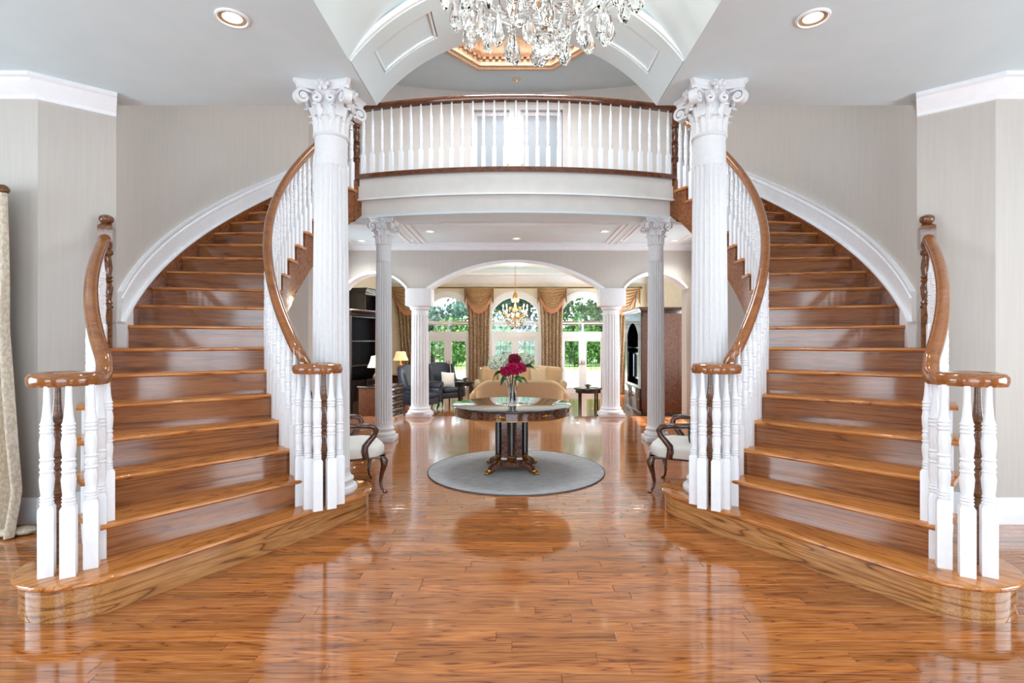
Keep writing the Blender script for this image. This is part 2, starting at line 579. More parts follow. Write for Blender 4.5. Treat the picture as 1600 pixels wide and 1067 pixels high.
A_END = R(31.5)
A_PIER = R(-25.2)
crown_prof = [(0, 0), (0.03, 0), (0.035, 0.03), (0.06, 0.05), (0.11, 0.10), (0.125, 0.125), (0.15, 0.135), (0.15, 0.165), (0, 0.165)]
base_prof = [(0, 0), (0.022, 0), (0.022, 0.15), (0.014, 0.165), (0.014, 0.19), (0.006, 0.21), (0, 0.21)]
for s, side in ((-1, 'left'), (1, 'right')):
    corner = P(ROUT, A_PIER, s)
    front = [(s * 6.0, 4.17), (s * 3.90, 4.17), corner]
    arc = [P(ROUT, A_PIER + (A_END - A_PIER) * k / 28, s) for k in range(29)]
    back = [arc[-1], (s * 3.45, 9.9)]
    mb = MB()
    th = 0.16 * (1 if s < 0 else -1)
    thick_wall(mb, front, th, 0, CEIL1 + 0.05)
    struct('wall_front_' + side, mb, 'wall_paint', 'greige wall end beside the %s staircase' % side)
    mb = MB()
    thick_wall(mb, arc, th, 0, CEIL2)
    struct('wall_' + side, mb, 'wall_paint', 'curved greige wall following the %s staircase' % side, smooth=50)
    mb = MB()
    for (a, b, c, d) in ((0, 1, 0, 0.55), (0, 1, 2.95, CEIL2), (0, 0.17, 0.55, 2.95), (0.87, 1, 0.55, 2.95)):
        q0, q1 = Vector(back[0]), Vector(back[1])
        thick_wall(mb, [tuple(q0 + (q1 - q0) * a), tuple(q0 + (q1 - q0) * b)], th, c, d)
    struct('wall_passage_' + side, mb, 'wall_paint', 'greige passage wall behind the %s staircase' % side)
    q0, q1 = Vector(back[0]), Vector(back[1])
    wm = MB()  # unseen window frame added to go with the passage fill lamp
    for u in (0.17, 0.40, 0.64, 0.87):
        p = q0 + (q1 - q0) * u
        wm.box(p.x - 0.03, p.x + 0.03, p.y - 0.025, p.y + 0.025, 0.55, 2.95)
    for zz in (0.55, 1.35, 2.15, 2.91):
        wm.hexa([(q.x + dx, q.y, z_) for z_ in (zz, zz + 0.04) for q, dx in ((q0 + (q1 - q0) * 0.17, -0.02), (q0 + (q1 - q0) * 0.17, 0.02), (q0 + (q1 - q0) * 0.87, 0.02), (q0 + (q1 - q0) * 0.87, -0.02))])
    struct('window_added_passage_' + side, wm, 'white_trim', 'unseen white window added for light in the %s passage wall under the gallery' % side)
    # crown and baseboard along the front piece
    path = [(s * 6.0, 4.17), (s * 3.90, 4.17), (corner[0], corner[1])]
    def offset_sweep(mb, path, prof, z):
        loops = []
        pts = [Vector(p) for p in path]
        for i, p in enumerate(pts):
            d1 = (pts[i] - pts[i - 1]).normalized() if i > 0 else (pts[1] - pts[0]).normalized()
            d2 = (pts[i + 1] - pts[i]).normalized() if i < len(pts) - 1 else d1
            n1 = Vector((d1.y, -d1.x)) * (-s)
            n2 = Vector((d2.y, -d2.x)) * (-s)
            nn = (n1 + n2).normalized()
            k = 1 / max(0.4, nn.dot(n1))
            if nn.y > 0:
                nn = -nn
            loops.append([(p.x + nn.x * a * k, p.y + nn.y * a * k, z + b) for a, b in prof])
        mb.loft(loops)
    mb = MB()
    offset_sweep(mb, path, crown_prof, CEIL1 - 0.165)
    struct('trim_crown_' + side, mb, 'white_trim', 'white crown moulding on the %s wall end' % side)
    mb = MB()
    offset_sweep(mb, path, base_prof, 0)
    struct('baseboard_' + side, mb, 'white_trim', 'white baseboard on the %s wall end' % side)
    # outer walls with bay window openings added to admit light
    x = s * 6.0
    mb = MB()
    ya, yb = -0.2, 2.6
    for (a, b, c, d) in ((-2.6, ya, 0, CEIL1), (yb, 4.3, 0, CEIL1), (ya, yb, 0, 0.5), (ya, yb, 2.7, CEIL1)):
        mb.box(min(x, x + s * 0.16), max(x, x + s * 0.16), a, b, c, d)
    struct('wall_outer_' + side, mb, 'wall_paint', 'greige outer wall with an added bay window on the %s' % side)

# entrance wall behind the camera
mb = arch_wall(MB(), -6, 6, -2.76, -2.6, CEIL1, [(-4.7, -3.1, 0.6, 2.8, 0), (-1.6, 1.6, 0.0, 2.7, 0.5), (3.1, 4.7, 0.6, 2.8, 0)])
struct('wall_entrance', mb, 'wall_paint', 'entrance wall with tall windows behind the camera')
for k, (xa, xb, za, zb) in enumerate(((-4.7, -3.1, 0.6, 2.8), (-1.6, 1.6, 0.02, 2.7), (3.1, 4.7, 0.6, 2.8))):
    mb = MB()
    for q in range(5):
        xx = xa + (xb - xa) * q / 4
        mb.box(max(xa, xx - 0.035), min(xb, xx + 0.035), -2.74, -2.66, za, zb)
    for q in range(4):
        zz = za + (zb - za) * q / 3
        mb.box(xa, xb, -2.735, -2.665, max(za, zz - 0.03), min(zb, zz + 0.03))
    struct('window_%d' % (k + 1), mb, 'white_trim', 'white framed entrance window behind the camera')

# ---------------------------------------------------------------- hall ceiling, vault and arch
VH = 1.27
Y_RIB0, Y_RIB1 = 3.90, 4.52
mb = MB()
for s in (-1, 1):
    mb.box(min(s * VH, s * 6), max(s * VH, s * 6), -2.6, Y_RIB1 - 0.001, CEIL1, CEIL1 + 0.12)
ceil = struct('ceiling', mb, 'ceiling_paint', 'flat white hall ceiling either side of the vault')
def arc_fn(hw, rise, zs):
    rad = (hw * hw + rise * rise) / (2 * rise)
    zc = zs + rise - rad
    am = asin(hw / rad)
    return rad, zc, am
rv, zv, av = arc_fn(VH, 0.74, CEIL1)
mb = MB().slab(lambda u, v: ((rv * sin(-av + 2 * av * u), -2.6 + (Y_RIB0 + 2.7) * v, zv + rv * cos(-av + 2 * av * u)), (sin(-av + 2 * av * u), 0, cos(-av + 2 * av * u))), 36, 1, 0.05)
struct('ceiling_vault', mb, 'ceiling_paint', 'shallow white barrel vault over the middle of the hall', smooth=50)
rr, zr, ar = arc_fn(VH - 0.01, 0.62, CEIL1)
mb = MB().slab(lambda u, v: ((( rr + 0.025) * sin(-ar + 2 * ar * u), Y_RIB0 + (Y_RIB1 - Y_RIB0) * v, zr + (rr + 0.025) * cos(-ar + 2 * ar * u)), (sin(-ar + 2 * ar * u), 0, cos(-ar + 2 * ar * u))), 36, 1, 0.14)
rib = struct('trim_arch', mb, 'ceiling_paint', 'white segmental arch with sunk panels between the tall columns', smooth=50)
def rib_strip(a0, a1, y0, y1, nu):
    f = lambda u, v: ((rr * sin(a0 + (a1 - a0) * u), y0 + (y1 - y0) * v, zr + rr * cos(a0 + (a1 - a0) * u)), (sin(a0 + (a1 - a0) * u), 0, cos(a0 + (a1 - a0) * u)))
    return MB().slab(f, nu, 1, 0.03)
add('arch_border', rib_strip(-ar, ar, Y_RIB0 - 0.012, Y_RIB0 + 0.13, 36), 'ceiling_paint', rib, smooth=50)
add('arch_border', rib_strip(-ar, ar, Y_RIB1 - 0.14, Y_RIB1 + 0.004, 36), 'ceiling_paint', rib, smooth=50)
for (a, b) in ((-ar, R(-45)), (R(-25), R(-19)), (R(19), R(25)), (R(45), ar)):
    add('arch_border', rib_strip(a, b, Y_RIB0 + 0.13, Y_RIB1 - 0.14, 6), 'ceiling_paint', rib, smooth=50)
for (a, b) in ((-45, -25), (-19, 19), (25, 45)):      # inner bead of each sunk panel
    aa, bb = R(a + 0.7), R(b - 0.7)
    y0, y1 = Y_RIB0 + 0.145, Y_RIB1 - 0.155
    K = 14
    Q = lambda an, yy: ((rr + 0.016) * sin(an), yy, zr + (rr + 0.016) * cos(an))
    path = [Q(aa + (bb - aa) * k / K, y0) for k in range(K + 1)] + [Q(bb - (bb - aa) * k / K, y1) for k in range(K + 1)]
    add('panel_bead', MB().sweep(path, circle(0.011, 6), closed_path=True), 'white_trim', rib, smooth=50)
# front moulding of the arch
Q = lambda an, r2, yy: (r2 * sin(an), yy, zr + r2 * cos(an))
add('arch_moulding', MB().sweep([Q(-ar + 2 * ar * k / 36, rr + 0.03, Y_RIB0 - 0.016) for k in range(37)], square(0.02), up=(0, 1, 0)), 'white_trim', rib)
# header wall above the ceiling edge
mb = arch_wall(MB(), -4.2, 4.2, Y_RIB1, Y_RIB1 + 0.1, CEIL2, [(-VH + 0.01, VH - 0.01, CEIL1, CEIL1, 0.62)], z0=CEIL1, n=36)
struct('wall_header', mb, 'ceiling_paint', 'white wall over the arch toward the stairwell')
wm = MB()  # unseen clerestory frame added to match the upper fill lamp
for q in range(7):
    xx = -2.25 + 4.5 * q / 6
    wm.box(xx - 0.04, xx + 0.04, Y_RIB1 + 0.1, Y_RIB1 + 0.16, 4.65, 5.85)
wm.box(-2.29, 2.29, Y_RIB1 + 0.1, Y_RIB1 + 0.16, 4.6, 4.68).box(-2.29, 2.29, Y_RIB1 + 0.1, Y_RIB1 + 0.16, 5.82, 5.9)
struct('window_added_clerestory', wm, 'white_trim', 'unseen white clerestory window added for light high on the stairwell side of the arch wall')

# ---------------------------------------------------------------- upper storey
mb = MB()
OX0, OX1, OY0, OY1, OC = -1.22, 1.22, 6.15, 8.86, 0.62
octo = [(-OC + 0.0, OY0), (OC, OY0), (OX1, OY0 + 0.72), (OX1, OY1 - 0.72), (OC, OY1), (-OC, OY1), (OX0, OY1 - 0.72), (OX0, OY0 + 0.72)]
X0, X1, YA, YB = -4.3, 4.3, 4.4, 10.6
# ceiling plate with an octagonal opening: eight quads ring
outer = [(-OC, YA), (OC, YA), (X1, OY0 + 0.72), (X1, OY1 - 0.72), (OC, YB), (-OC, YB), (X0, OY1 - 0.72), (X0, OY0 + 0.72)]
for k in range(8):
    a, b = octo[k], octo[(k + 1) % 8]
    c, d = outer[(k + 1) % 8], outer[k]
    pts = [a, d, c, b]
    if k in (1, 3, 5, 7):
        corner = {1: (X1, YA), 3: (X1, YB), 5: (X0, YB), 7: (X0, YA)}[k]
        pts = [a, d, corner, c, b]
    mb.loft([[(p[0], p[1], CEIL2) for p in pts], [(p[0], p[1], CEIL2 + 0.1) for p in pts]])
up_ceil = struct('ceiling_upper', mb, 'ceiling_paint', 'white upper ceiling around the octagonal skylight')
# upper wall (concave) with two glazed doors
wy = lambda x: 9.86 - 0.46 * (x / 2.8) ** 2
mb = MB()
D1 = (-0.80, -0.12)
D2 = (0.10, 0.90)
xs = sorted(set([-2.8 + 5.6 * k / 24 for k in range(25)] + [D1[0], D1[1], D2[0], D2[1]]))
for a, b in zip(xs[:-1], xs[1:]):
    z0 = FLOOR2 - 0.02
    m = (a + b) / 2
    if D1[0] < m < D1[1] or D2[0] < m < D2[1]:
        z0 = FLOOR2 + 2.03
    mb.hexa([(a, wy(a), z0), (b, wy(b), z0), (b, wy(b) + 0.15, z0), (a, wy(a) + 0.15, z0), (a, wy(a), CEIL2), (b, wy(b), CEIL2), (b, wy(b) + 0.15, CEIL2), (a, wy(a) + 0.15, CEIL2)])
struct('wall_upper', mb, 'wall_upper', 'pale concave wall of the upper gallery', smooth=50)
for s in (-1, 1):
    mb = MB().box(min(s * 2.8, s * 4.3), max(s * 2.8, s * 4.3), 9.75, 9.9, FLOOR2, CEIL2)
    struct('wall_upper_return', mb, 'wall_paint', 'greige return wall at the %s end of the upper gallery' % ('left' if s < 0 else 'right'))
for k, (xa, xb) in enumerate((D1, D2)):
    yy = wy((xa + xb) / 2)
    d = bpy.data.objects.new('door_%d' % (k + 1), None)
    COL.objects.link(d)
    d['kind'] = 'structure'
    d['label'] = ('left' if k == 0 else 'right') + ' of the two white framed glazed doors behind the gallery balusters'
    d['category'] = 'door'
    d.location = ((xa + xb) / 2, yy, FLOOR2)
    hw = (xb - xa) / 2
    add('door_casing', MB().box(-hw - 0.09, -hw, -0.03, 0.16, 0, 2.03).box(hw, hw + 0.09, -0.03, 0.16, 0, 2.03).box(-hw - 0.09, hw + 0.09, -0.035, 0.16, 2.03, 2.13), 'white_trim', d)
    add('door_leaf', MB().box(-hw, -hw + 0.06, 0.05, 0.09, 0, 2.03).box(hw - 0.06, hw, 0.05, 0.09, 0, 2.03).box(-hw + 0.06, hw - 0.06, 0.05, 0.09, 1.95, 2.03).box(-hw + 0.06, hw - 0.06, 0.05, 0.09, 0, 0.14), 'white_trim', d)
    add('pane', MB().box(-hw + 0.06, hw - 0.06, 0.065, 0.075, 0.14, 1.95), 'lit_pane', d)
    add('door_handle', MB().lathe([(0.012, 0), (0.02, 0.01), (0.02, 0.02)], 8).xf(Matrix.Translation((hw - 0.03 if k == 0 else -hw + 0.03, 0.045, 1.0)) @ Matrix.Rotation(R(90), 4, 'X')), 'brass', d)
# skylight shaft: mouldings, dentils, glazing
sky = bpy.data.objects.new('window_skylight', None)
COL.objects.link(sky)
sky['kind'] = 'structure'
sky['label'] = 'octagonal skylight with gilt cornice in the upper ceiling'
sky['category'] = 'window'
oc = Vector((0, (OY0 + OY1) / 2))
def oct_scale(k):
    return [(oc + (Vector(p) - oc) * k) for p in octo]
def oct_ring(mb, prof):      # prof: (scale, z)
    loops = [[(p.x, p.y, z) for p in oct_scale(k)] for k, z in prof]
    n = len(mb.v)
    for lp in loops:
        mb.v += lp
    m = len(loops)
    for i in range(m):
        for j in range(8):
            a, b = n + i * 8, n + ((i + 1) % m) * 8
            mb.f.append((a + j, a + (j + 1) % 8, b + (j + 1) % 8, b + j))
    return mb
add('skylight_casing', oct_ring(MB(), [(1.10, CEIL2), (1.10, CEIL2 - 0.03), (1.075, CEIL2 - 0.05), (1.04, CEIL2 - 0.05), (1.02, CEIL2 - 0.02), (0.99, CEIL2 - 0.02), (0.99, CEIL2 + 0.12), (1.10, CEIL2 + 0.12)]), 'peach_gilt', sky, smooth=0)
add('skylight_cornice', oct_ring(MB(), [(0.985, CEIL2 + 0.10), (0.95, CEIL2 + 0.10), (0.93, CEIL2 + 0.14), (0.93, CEIL2 + 0.17), (0.985, CEIL2 + 0.17)]), 'umber_gilt', sky, smooth=0)
add('skylight_shaft', oct_ring(MB(), [(0.985, CEIL2 + 0.17), (0.985, CEIL2 + 0.55), (1.02, CEIL2 + 0.55), (1.02, CEIL2 + 0.12)]), 'peach_gilt', sky, smooth=0)
pts = oct_scale(0.955)
den = MB().rbox(-0.028, 0.028, -0.02, 0.02, -0.025, 0.025, 0.006).mesh('dentil', 'umber_gilt')
for j in range(8):
    a, b = pts[j], pts[(j + 1) % 8]
    m = max(3, int((b - a).length / 0.1))
    for q in range(m):
        p = a + (b - a) * ((q + 0.5) / m)
        add('dentil', den, None, sky, (p.x, p.y, CEIL2 + 0.078), (0, 0, atan2((b - a).y, (b - a).x)))
mb = MB()
for q in (-0.4, 0.4):
    mb.box(q - 0.03, q + 0.03, OY0 + 0.1, OY1 - 0.1, CEIL2 + 0.46, CEIL2 + 0.52)
for q in (6.9, 7.5, 8.1):
    mb.box(-1.15, 1.15, q - 0.03, q + 0.03, CEIL2 + 0.46, CEIL2 + 0.52)
add('glazing_bar', mb, 'white_trim', sky)
add('pane', MB().box(-1.3, 1.3, OY0 - 0.1, OY1 + 0.1, CEIL2 + 0.56, CEIL2 + 0.58), 'sunblock_pane', sky)  # opaque cover added above the skylight lamp to keep the sun out

# ---------------------------------------------------------------- gallery (balcony) slab with curved fascia
NX, NY, SAG = 2.33, 7.50, 0.36
brad = (NX * NX + SAG * SAG) / (2 * SAG)
bcy = NY - SAG + brad
bam = asin(NX / brad)
def balc(u, off=0.0):
    a = -bam + 2 * bam * u
    return ((brad + off) * sin(a), bcy - (brad + off) * cos(a))
def band(u0, u1, off, depth, z0, z1, n=40):
    mb = MB()
    loops = []
    for k in range(n + 1):
        u = u0 + (u1 - u0) * k / n
        a, b = balc(u, off), balc(u, off - depth)
        loops.append([(a[0], a[1], z0), (a[0], a[1], z1), (b[0], b[1], z1), (b[0], b[1], z0)])
    return mb.loft(loops)
gal = bpy.data.objects.new('floor_gallery', None)
COL.objects.link(gal)
gal['kind'] = 'structure'
gal['label'] = 'upper gallery floor with a bowed pale fascia'
gal['category'] = 'floor'
add('fascia', band(-0.0, 1.0, 0.03, 0.3, 3.53, FLOOR2 - 0.045), 'wall_upper', gal, smooth=50)
add('fascia', band(-0.02, 1.02, -0.03, 0.34, 3.30, 3.53), 'wall_upper', gal, smooth=50)
add('fascia_bead', band(-0.0, 1.0, 0.05, 0.06, 3.515, 3.535), 'white_trim', gal, smooth=50)
add('fascia_soffit', band(-0.02, 1.02, -0.02, 0.50, 3.27, 3.30), 'ceiling_paint', gal, smooth=50)
add('gallery_nosing', band(-0.005, 1.005, 0.075, 0.2, FLOOR2 - 0.045, FLOOR2 + 0.0), 'gallery_oak', gal, smooth=50)
# slab behind
pts = [balc(k / 24, -0.2) for k in range(25)]
poly = pts + [(3.3, 8.3), (3.45, 9.95), (-3.45, 9.95), (-3.3, 8.3)]
add('gallery_slab', MB().prism(poly, 3.42, FLOOR2 - 0.001), 'gallery_oak', gal)
# ceiling under the gallery with a recessed tray and mouldings
pts = [balc(k / 24, -0.30) for k in range(25)]
poly = pts + [(3.35, 8.2), (3.5, 10.0), (-3.5, 10.0), (-3.35, 8.2)]
mb = MB().prism(poly, 3.335, 3.41)
uc = struct('ceiling_gallery', mb, 'ceiling_paint', 'white ceiling under the gallery with moulded frames')
def frame(x0, x1, y0, y1, w, z0, z1):
    return MB().box(x0, x1, y0, y0 + w, z0, z1).box(x0, x1, y1 - w, y1, z0, z1).box(x0, x0 + w, y0 + w, y1 - w, z0, z1).box(x1 - w, x1, y0 + w, y1 - w, z0, z1)
for (x0, x1) in ((-1.75, 1.75), (-3.1, -2.0), (2.0, 3.1)):
    add('ceiling_frame', frame(x0, x1, 8.1, 9.75, 0.05, 3.315, 3.335), 'white_trim', uc)
    add('ceiling_frame', frame(x0 - 0.08, x1 + 0.08, 8.02, 9.83, 0.03, 3.322, 3.335), 'white_trim', uc)

# ---------------------------------------------------------------- arch wall between hall and living room
AW0, AW1 = 9.93, 10.22
arches = [(-3.32, -2.12, -0.4, 2.48, 0.30), (-1.70, 1.70, -0.4, 2.46, 0.53), (2.12, 3.32, -0.4, 2.48, 0.30)]
mb = arch_wall(MB(), -4.75, 4.75, AW0, AW1, 3.40, arches + [(-2.12, -1.70, -0.4, 2.48, 0), (1.70, 2.12, -0.4, 2.48, 0)], z0=-0.4, n=24)
aw = struct('wall_arches', mb, 'wall_paint', 'greige wall with three arches opening to the living room', smooth=30)
def arch_trim(xa, xb, zs, rise, w=0.09, y0=AW0 - 0.03, y1=AW1 + 0.02):
    hw, cx = (xb - xa) / 2, (xa + xb) / 2
    rad, zc, am = arc_fn(hw, rise, zs)
    loops = []
    for k in range(25):
        a = -am + 2 * am * k / 24
        i, o2 = rad - 0.012, rad + w
        loops.append([(cx + i * sin(a), y0, zc + i * cos(a)), (cx + o2 * sin(a), y0, zc + o2 * cos(a)), (cx + o2 * sin(a), y1, zc + o2 * cos(a)), (cx + i * sin(a), y1, zc + i * cos(a))])
    return MB().loft(loops)
for (xa, xb, zb, zs, rise) in arches:
    add('arch_casing', arch_trim(xa, xb, zs, rise, 0.05 if xb - xa > 2 else 0.035), 'white_trim', aw, smooth=50)
add('crown', MB().box(-3.5, 3.5, AW0 - 0.10, AW0, 3.29, 3.34).box(-3.5, 3.5, AW0 - 0.05, AW0, 3.22, 3.29), 'white_trim', aw)

# ---------------------------------------------------------------- living room shell
LY = 17.5
for s, side in ((-1, 'left'), (1, 'right')):
    mbw = MB()
    gaps = [(10.5, 11.5)] if s < 0 else [(10.55, 11.55), (15.8, 16.8)]
    yy = 10.2
    for (ga, gb_) in gaps + [(LY + 0.2, None)]:
        mbw.box(min(s * 4.5, s * 4.66), max(s * 4.5, s * 4.66), yy, ga, LIV, 3.95)
        if gb_:
            mbw.box(min(s * 4.5, s * 4.66), max(s * 4.5, s * 4.66), ga, gb_, LIV, 0.6)
            mbw.box(min(s * 4.5, s * 4.66), max(s * 4.5, s * 4.66), ga, gb_, 2.8, 3.95)
            wm = MB()  # frame of an unseen window added around a living room fill lamp
            for q in range(3):
                wm.box(min(s * 4.52, s * 4.58), max(s * 4.52, s * 4.58), ga + (gb_ - ga) * q / 2 - 0.03, ga + (gb_ - ga) * q / 2 + 0.03, 0.6, 2.8)
            struct('window_added_living', wm, 'white_trim', 'unseen white side window added to light the living room at depth %d on the %s' % (int(ga), side))
            yy = gb_
    struct('wall_living_' + side, mbw, 'wall_cream', 'cream %s wall of the living room' % side)
WIN = [(-2.30, 0.76), (0.0, 0.82), (2.32, 0.76)]
ops = [(cx - hw, cx + hw, LIV, 2.42, 0.55) for cx, hw in WIN]
struct('wall_back', arch_wall(MB(), -4.66, 4.66, LY, LY + 0.2, 3.95, ops, z0=LIV, n=20), 'wall_cream', 'cream back wall of the living room with three arched openings')
mb = MB().box(-4.66, 4.66, 10.2, LY + 0.2, 3.80, 3.95)
lc = struct('ceiling_living', mb, 'ceiling_paint', 'white stepped ceiling of the living room')
add('ceiling_frame', frame(-4.5, 4.5, 10.25, LY, 0.8, 3.66, 3.80), 'ceiling_paint', lc)
add('ceiling_frame', frame(-3.8, 3.8, 11.0, LY - 0.75, 0.08, 3.60, 3.66), 'white_trim', lc)
mb = MB()
loops = [[(x, LY - a, 3.40 + b * 1.55) for a, b in [(0, 0), (0.03, 0), (0.05, 0.03), (0.12, 0.10), (0.14, 0.14), (0.17, 0.15), (0.17, 0.17), (0, 0.17)]] for x in (-4.5, 4.5)]
struct('trim_crown_back', mb.loft(loops), 'white_trim', 'white crown moulding above the curtains')
# french doors with arched transoms
for k, (cx, hw) in enumerate(WIN):
    d = bpy.data.objects.new('door_%d' % (k + 3), None)
    COL.objects.link(d)
    d['kind'] = 'structure'
    d['label'] = ['left', 'middle', 'right'][k] + ' pair of white french doors under an arched transom window'
    d['category'] = 'door'
    d.location = (cx, LY, LIV)
    zs, rise = 2.42 - LIV, 0.55
    rad, zc, am = arc_fn(hw, rise, zs)
    # casing on the room side and arched head frame
    loops = []
    pth = [(-hw, 0.0), (-hw, zs * 0.5)] + [(rad * sin(-am + 2 * am * q / 20), zc + rad * cos(-am + 2 * am * q / 20)) for q in range(21)] + [(hw, zs * 0.5), (hw, 0.0)]
    def offs(i, dd):
        a = Vector(pth[max(i - 1, 0)])
        b = Vector(pth[min(i + 1, len(pth) - 1)])
        t = (b - a).normalized()
        n = Vector((-t.y, t.x))
        return Vector(pth[i]) + n * dd
    for i in range(len(pth)):
        a, b = offs(i, 0.17), offs(i, -0.045)
        loops.append([(a.x, -0.035, a.y), (b.x, -0.035, b.y), (b.x, 0.1, b.y), (a.x, 0.1, a.y)])
    add('casing', MB().loft(loops), 'white_trim', d, smooth=50)
    zt0, zt1 = 1.55 - LIV, 1.76 - LIV
    add('transom_bar', MB().box(-hw, hw, 0.03, 0.14, zt0, zt1), 'white_trim', d)
    add('transom_mullion', MB().box(-0.035, 0.035, 0.05, 0.12, zt1, zt1 + 0.28).box(-hw, hw, 0.06, 0.11, zt1 + 0.27, zt1 + 0.31), 'white_trim', d)
    # arched glass
    gp = [(rad * sin(-am + 2 * am * q / 20), zc + rad * cos(-am + 2 * am * q / 20)) for q in range(21)]
    poly = [(-hw, zt1)] + gp + [(hw, zt1)]
    add('pane', MB().loft([[(x, 0.082, z) for x, z in poly], [(x, 0.088, z) for x, z in poly]]), 'window_glass', d, smooth=0)
    # scroll grille in the transom
    for q in range(8):
        x0 = -hw + 0.1 + q * (2 * hw - 0.2) / 7
        path = [(x0 + (0.012 + 0.05 * t / 20) * cos(t * 0.55 + q * pi), 0.075, zt1 + 0.14 + (0.012 + 0.07 * t / 20) * sin(t * 0.55 + q * pi)) for t in range(20)]
        add('scroll', MB().sweep(path, circle(0.008, 4), up=(0, 1, 0)), 'iron_black', d)
    for s in (-1, 1):
        lf = add('door_leaf', MB().box(0.0, 0.13, 0, 0.05, 0, zt0).box(hw - 0.15, hw, 0, 0.05, 0, zt0).box(0.13, hw - 0.15, 0, 0.05, zt0 - 0.12, zt0).box(0.13, hw - 0.15, 0, 0.05, 0, 0.2), 'white_trim', d, (0, 0.06, 0))
        if s < 0:
            lf.scale = (-1, 1, 1)
        add('pane', MB().box(0.13, hw - 0.15, 0.02, 0.026, 0.2, zt0 - 0.12), 'window_glass', lf, smooth=0)
        mb = MB()
        gx0, gx1 = 0.13, hw - 0.15
        for q in (1, 2):
            xx = gx0 + (gx1 - gx0) * q / 3
            mb.box(xx - 0.006, xx + 0.006, 0.014, 0.034, 0.2, zt0 - 0.12)
        for q in range(1, 6):
            zz = 0.2 + (zt0 - 0.32) * q / 6
            mb.box(gx0, gx1, 0.015, 0.033, zz - 0.006, zz + 0.006)
        add('muntin', mb, 'iron_black', lf)
        add('door_handle', MB().rbox(0.035, 0.055, -0.05, -0.03, 0.98, 1.12, 0.006).box(0.03, 0.06, -0.03, 0.0, 1.0, 1.03), 'brass', lf)

# ================================================================== STAIRCASES
def nz(th):                         # height of the nosing line
    return ((th / STEP) + 13) * RISE

RAILH = 0.87
rail_prof = [(a * 1.2, b * 1.1) for a, b in [(-0.028, -0.033), (0.028, -0.033), (0.034, -0.012), (0.034, 0.012), (0.022, 0.030), (0.0, 0.036), (-0.022, 0.030), (-0.034, 0.012), (-0.034, -0.012)]]

def baluster_mesh(h, block, name='baluster', w=0.031, material='baluster_white', seg=10):
    """square block below, turned vase and rings, slim neck above"""
    mb = MB()
    mb.loft([[(x, y, 0) for x, y in square(w)], [(x, y, block - 0.015) for x, y in square(w)], [(x * 0.8, y * 0.8, block) for x, y in square(w)]])
    t = h - block
    k = w / 0.031
    pr = [(0.026, 0.0), (0.030, 0.02), (0.024, 0.03), (0.030, 0.045), (0.023, 0.058), (0.029, 0.07), (0.024, 0.085), (0.028, 0.15), (0.031, 0.22), (0.026, 0.27),
          (0.031, 0.285), (0.025, 0.30), (0.031, 0.335), (0.025, 0.37), (0.031, 0.385), (0.025, 0.40), (0.029, 0.46), (0.031, 0.53), (0.025, 0.60),
          (0.030, 0.615), (0.025, 0.63), (0.030, 0.65), (0.024, 0.665), (0.030, 0.68), (0.024, 0.70), (0.019, 0.76), (0.015, 0.86), (0.013, 1.0)]
    mb.lathe([(r * k, block + z * t) for r, z in pr], seg)
    return mb.mesh(name, material, 35)

def newel_mb(h, w=0.052, finial=True):
    b0, t0 = 0.30 * h, 0.52 * h
    mb = MB()
    mb.loft([[(x, y, 0) for x, y in square(w)], [(x, y, b0 - 0.02) for x, y in square(w)], [(x * 0.75, y * 0.75, b0) for x, y in square(w)]])
    z0, z1 = b0, h * 0.74
    t = z1 - z0
    pr = [(0.9, 0), (0.98, 0.04), (0.75, 0.07), (0.95, 0.1), (0.7, 0.14), (0.85, 0.25), (0.95, 0.36), (0.7, 0.44), (0.95, 0.48), (0.7, 0.51), (0.95, 0.54), (0.7, 0.58), (0.85, 0.7), (0.75, 0.82), (0.62, 0.9), (0.95, 0.94), (0.9, 1.0)]
    mb.lathe([(r * w, z0 + q * t) for r, q in pr], 14)
    mb.loft([[(x * 0.75, y * 0.75, z1) for x, y in square(w)], [(x, y, z1 + 0.02) for x, y in square(w)], [(x, y, h * 0.92) for x, y in square(w)], [(x * 0.8, y * 0.8, h * 0.93) for x, y in square(w)]])
    if finial:
        z = h * 0.93
        mb.lathe([(0.7 * w, z), (0.85 * w, z + 0.008), (0.6 * w, z + 0.016), (0.8 * w, z + 0.022), (1.02 * w, z + 0.04), (1.06 * w, z + 0.055), (0.95 * w, z + 0.075), (0.5 * w, z + 0.09), (0.05 * w, z + 0.094)], 14)
    return mb

def capsule(p1, p2, r, n=16):
    """outline of a stadium around two points"""
    a = atan2(p2[1] - p1[1], p2[0] - p1[0])
    out = []
    for k in range(n + 1):
        t = a + pi / 2 + pi * k / n
        out.append((p1[0] + r * cos(t), p1[1] + r * sin(t)))
    for k in range(n + 1):
        t = a - pi / 2 + pi * k / n
        out.append((p2[0] + r * cos(t), p2[1] + r * sin(t)))
    return out

shared = {}
def smesh(key, fn):
    if key not in shared:
        shared[key] = fn()
    return shared[key]

NOSE = 0.03
def tread_mb(r0, r1, s, over_in=True):
    """sector tread in a frame whose X axis is the radial nosing line; Y runs up the flight"""
    th, n = 0.032, 5
    loops = []
    for r in (r0, r1):
        pts = []
        for k in range(n + 1):
            a = -pi / 2 - pi * k / n
            pts.append((0.016 + 0.016 * cos(a), -0.016 + 0.016 * sin(a)))
        dep = r * math.tan(STEP) + NOSE + 0.012
        pts = [(p[0], p[1]) for p in pts] + [(dep, 0.0), (dep, -th)]
        loops.append([(r, y, z) for y, z in pts])
    mb = MB().loft(loops)
    return mb if s > 0 else mb.mirror(1)

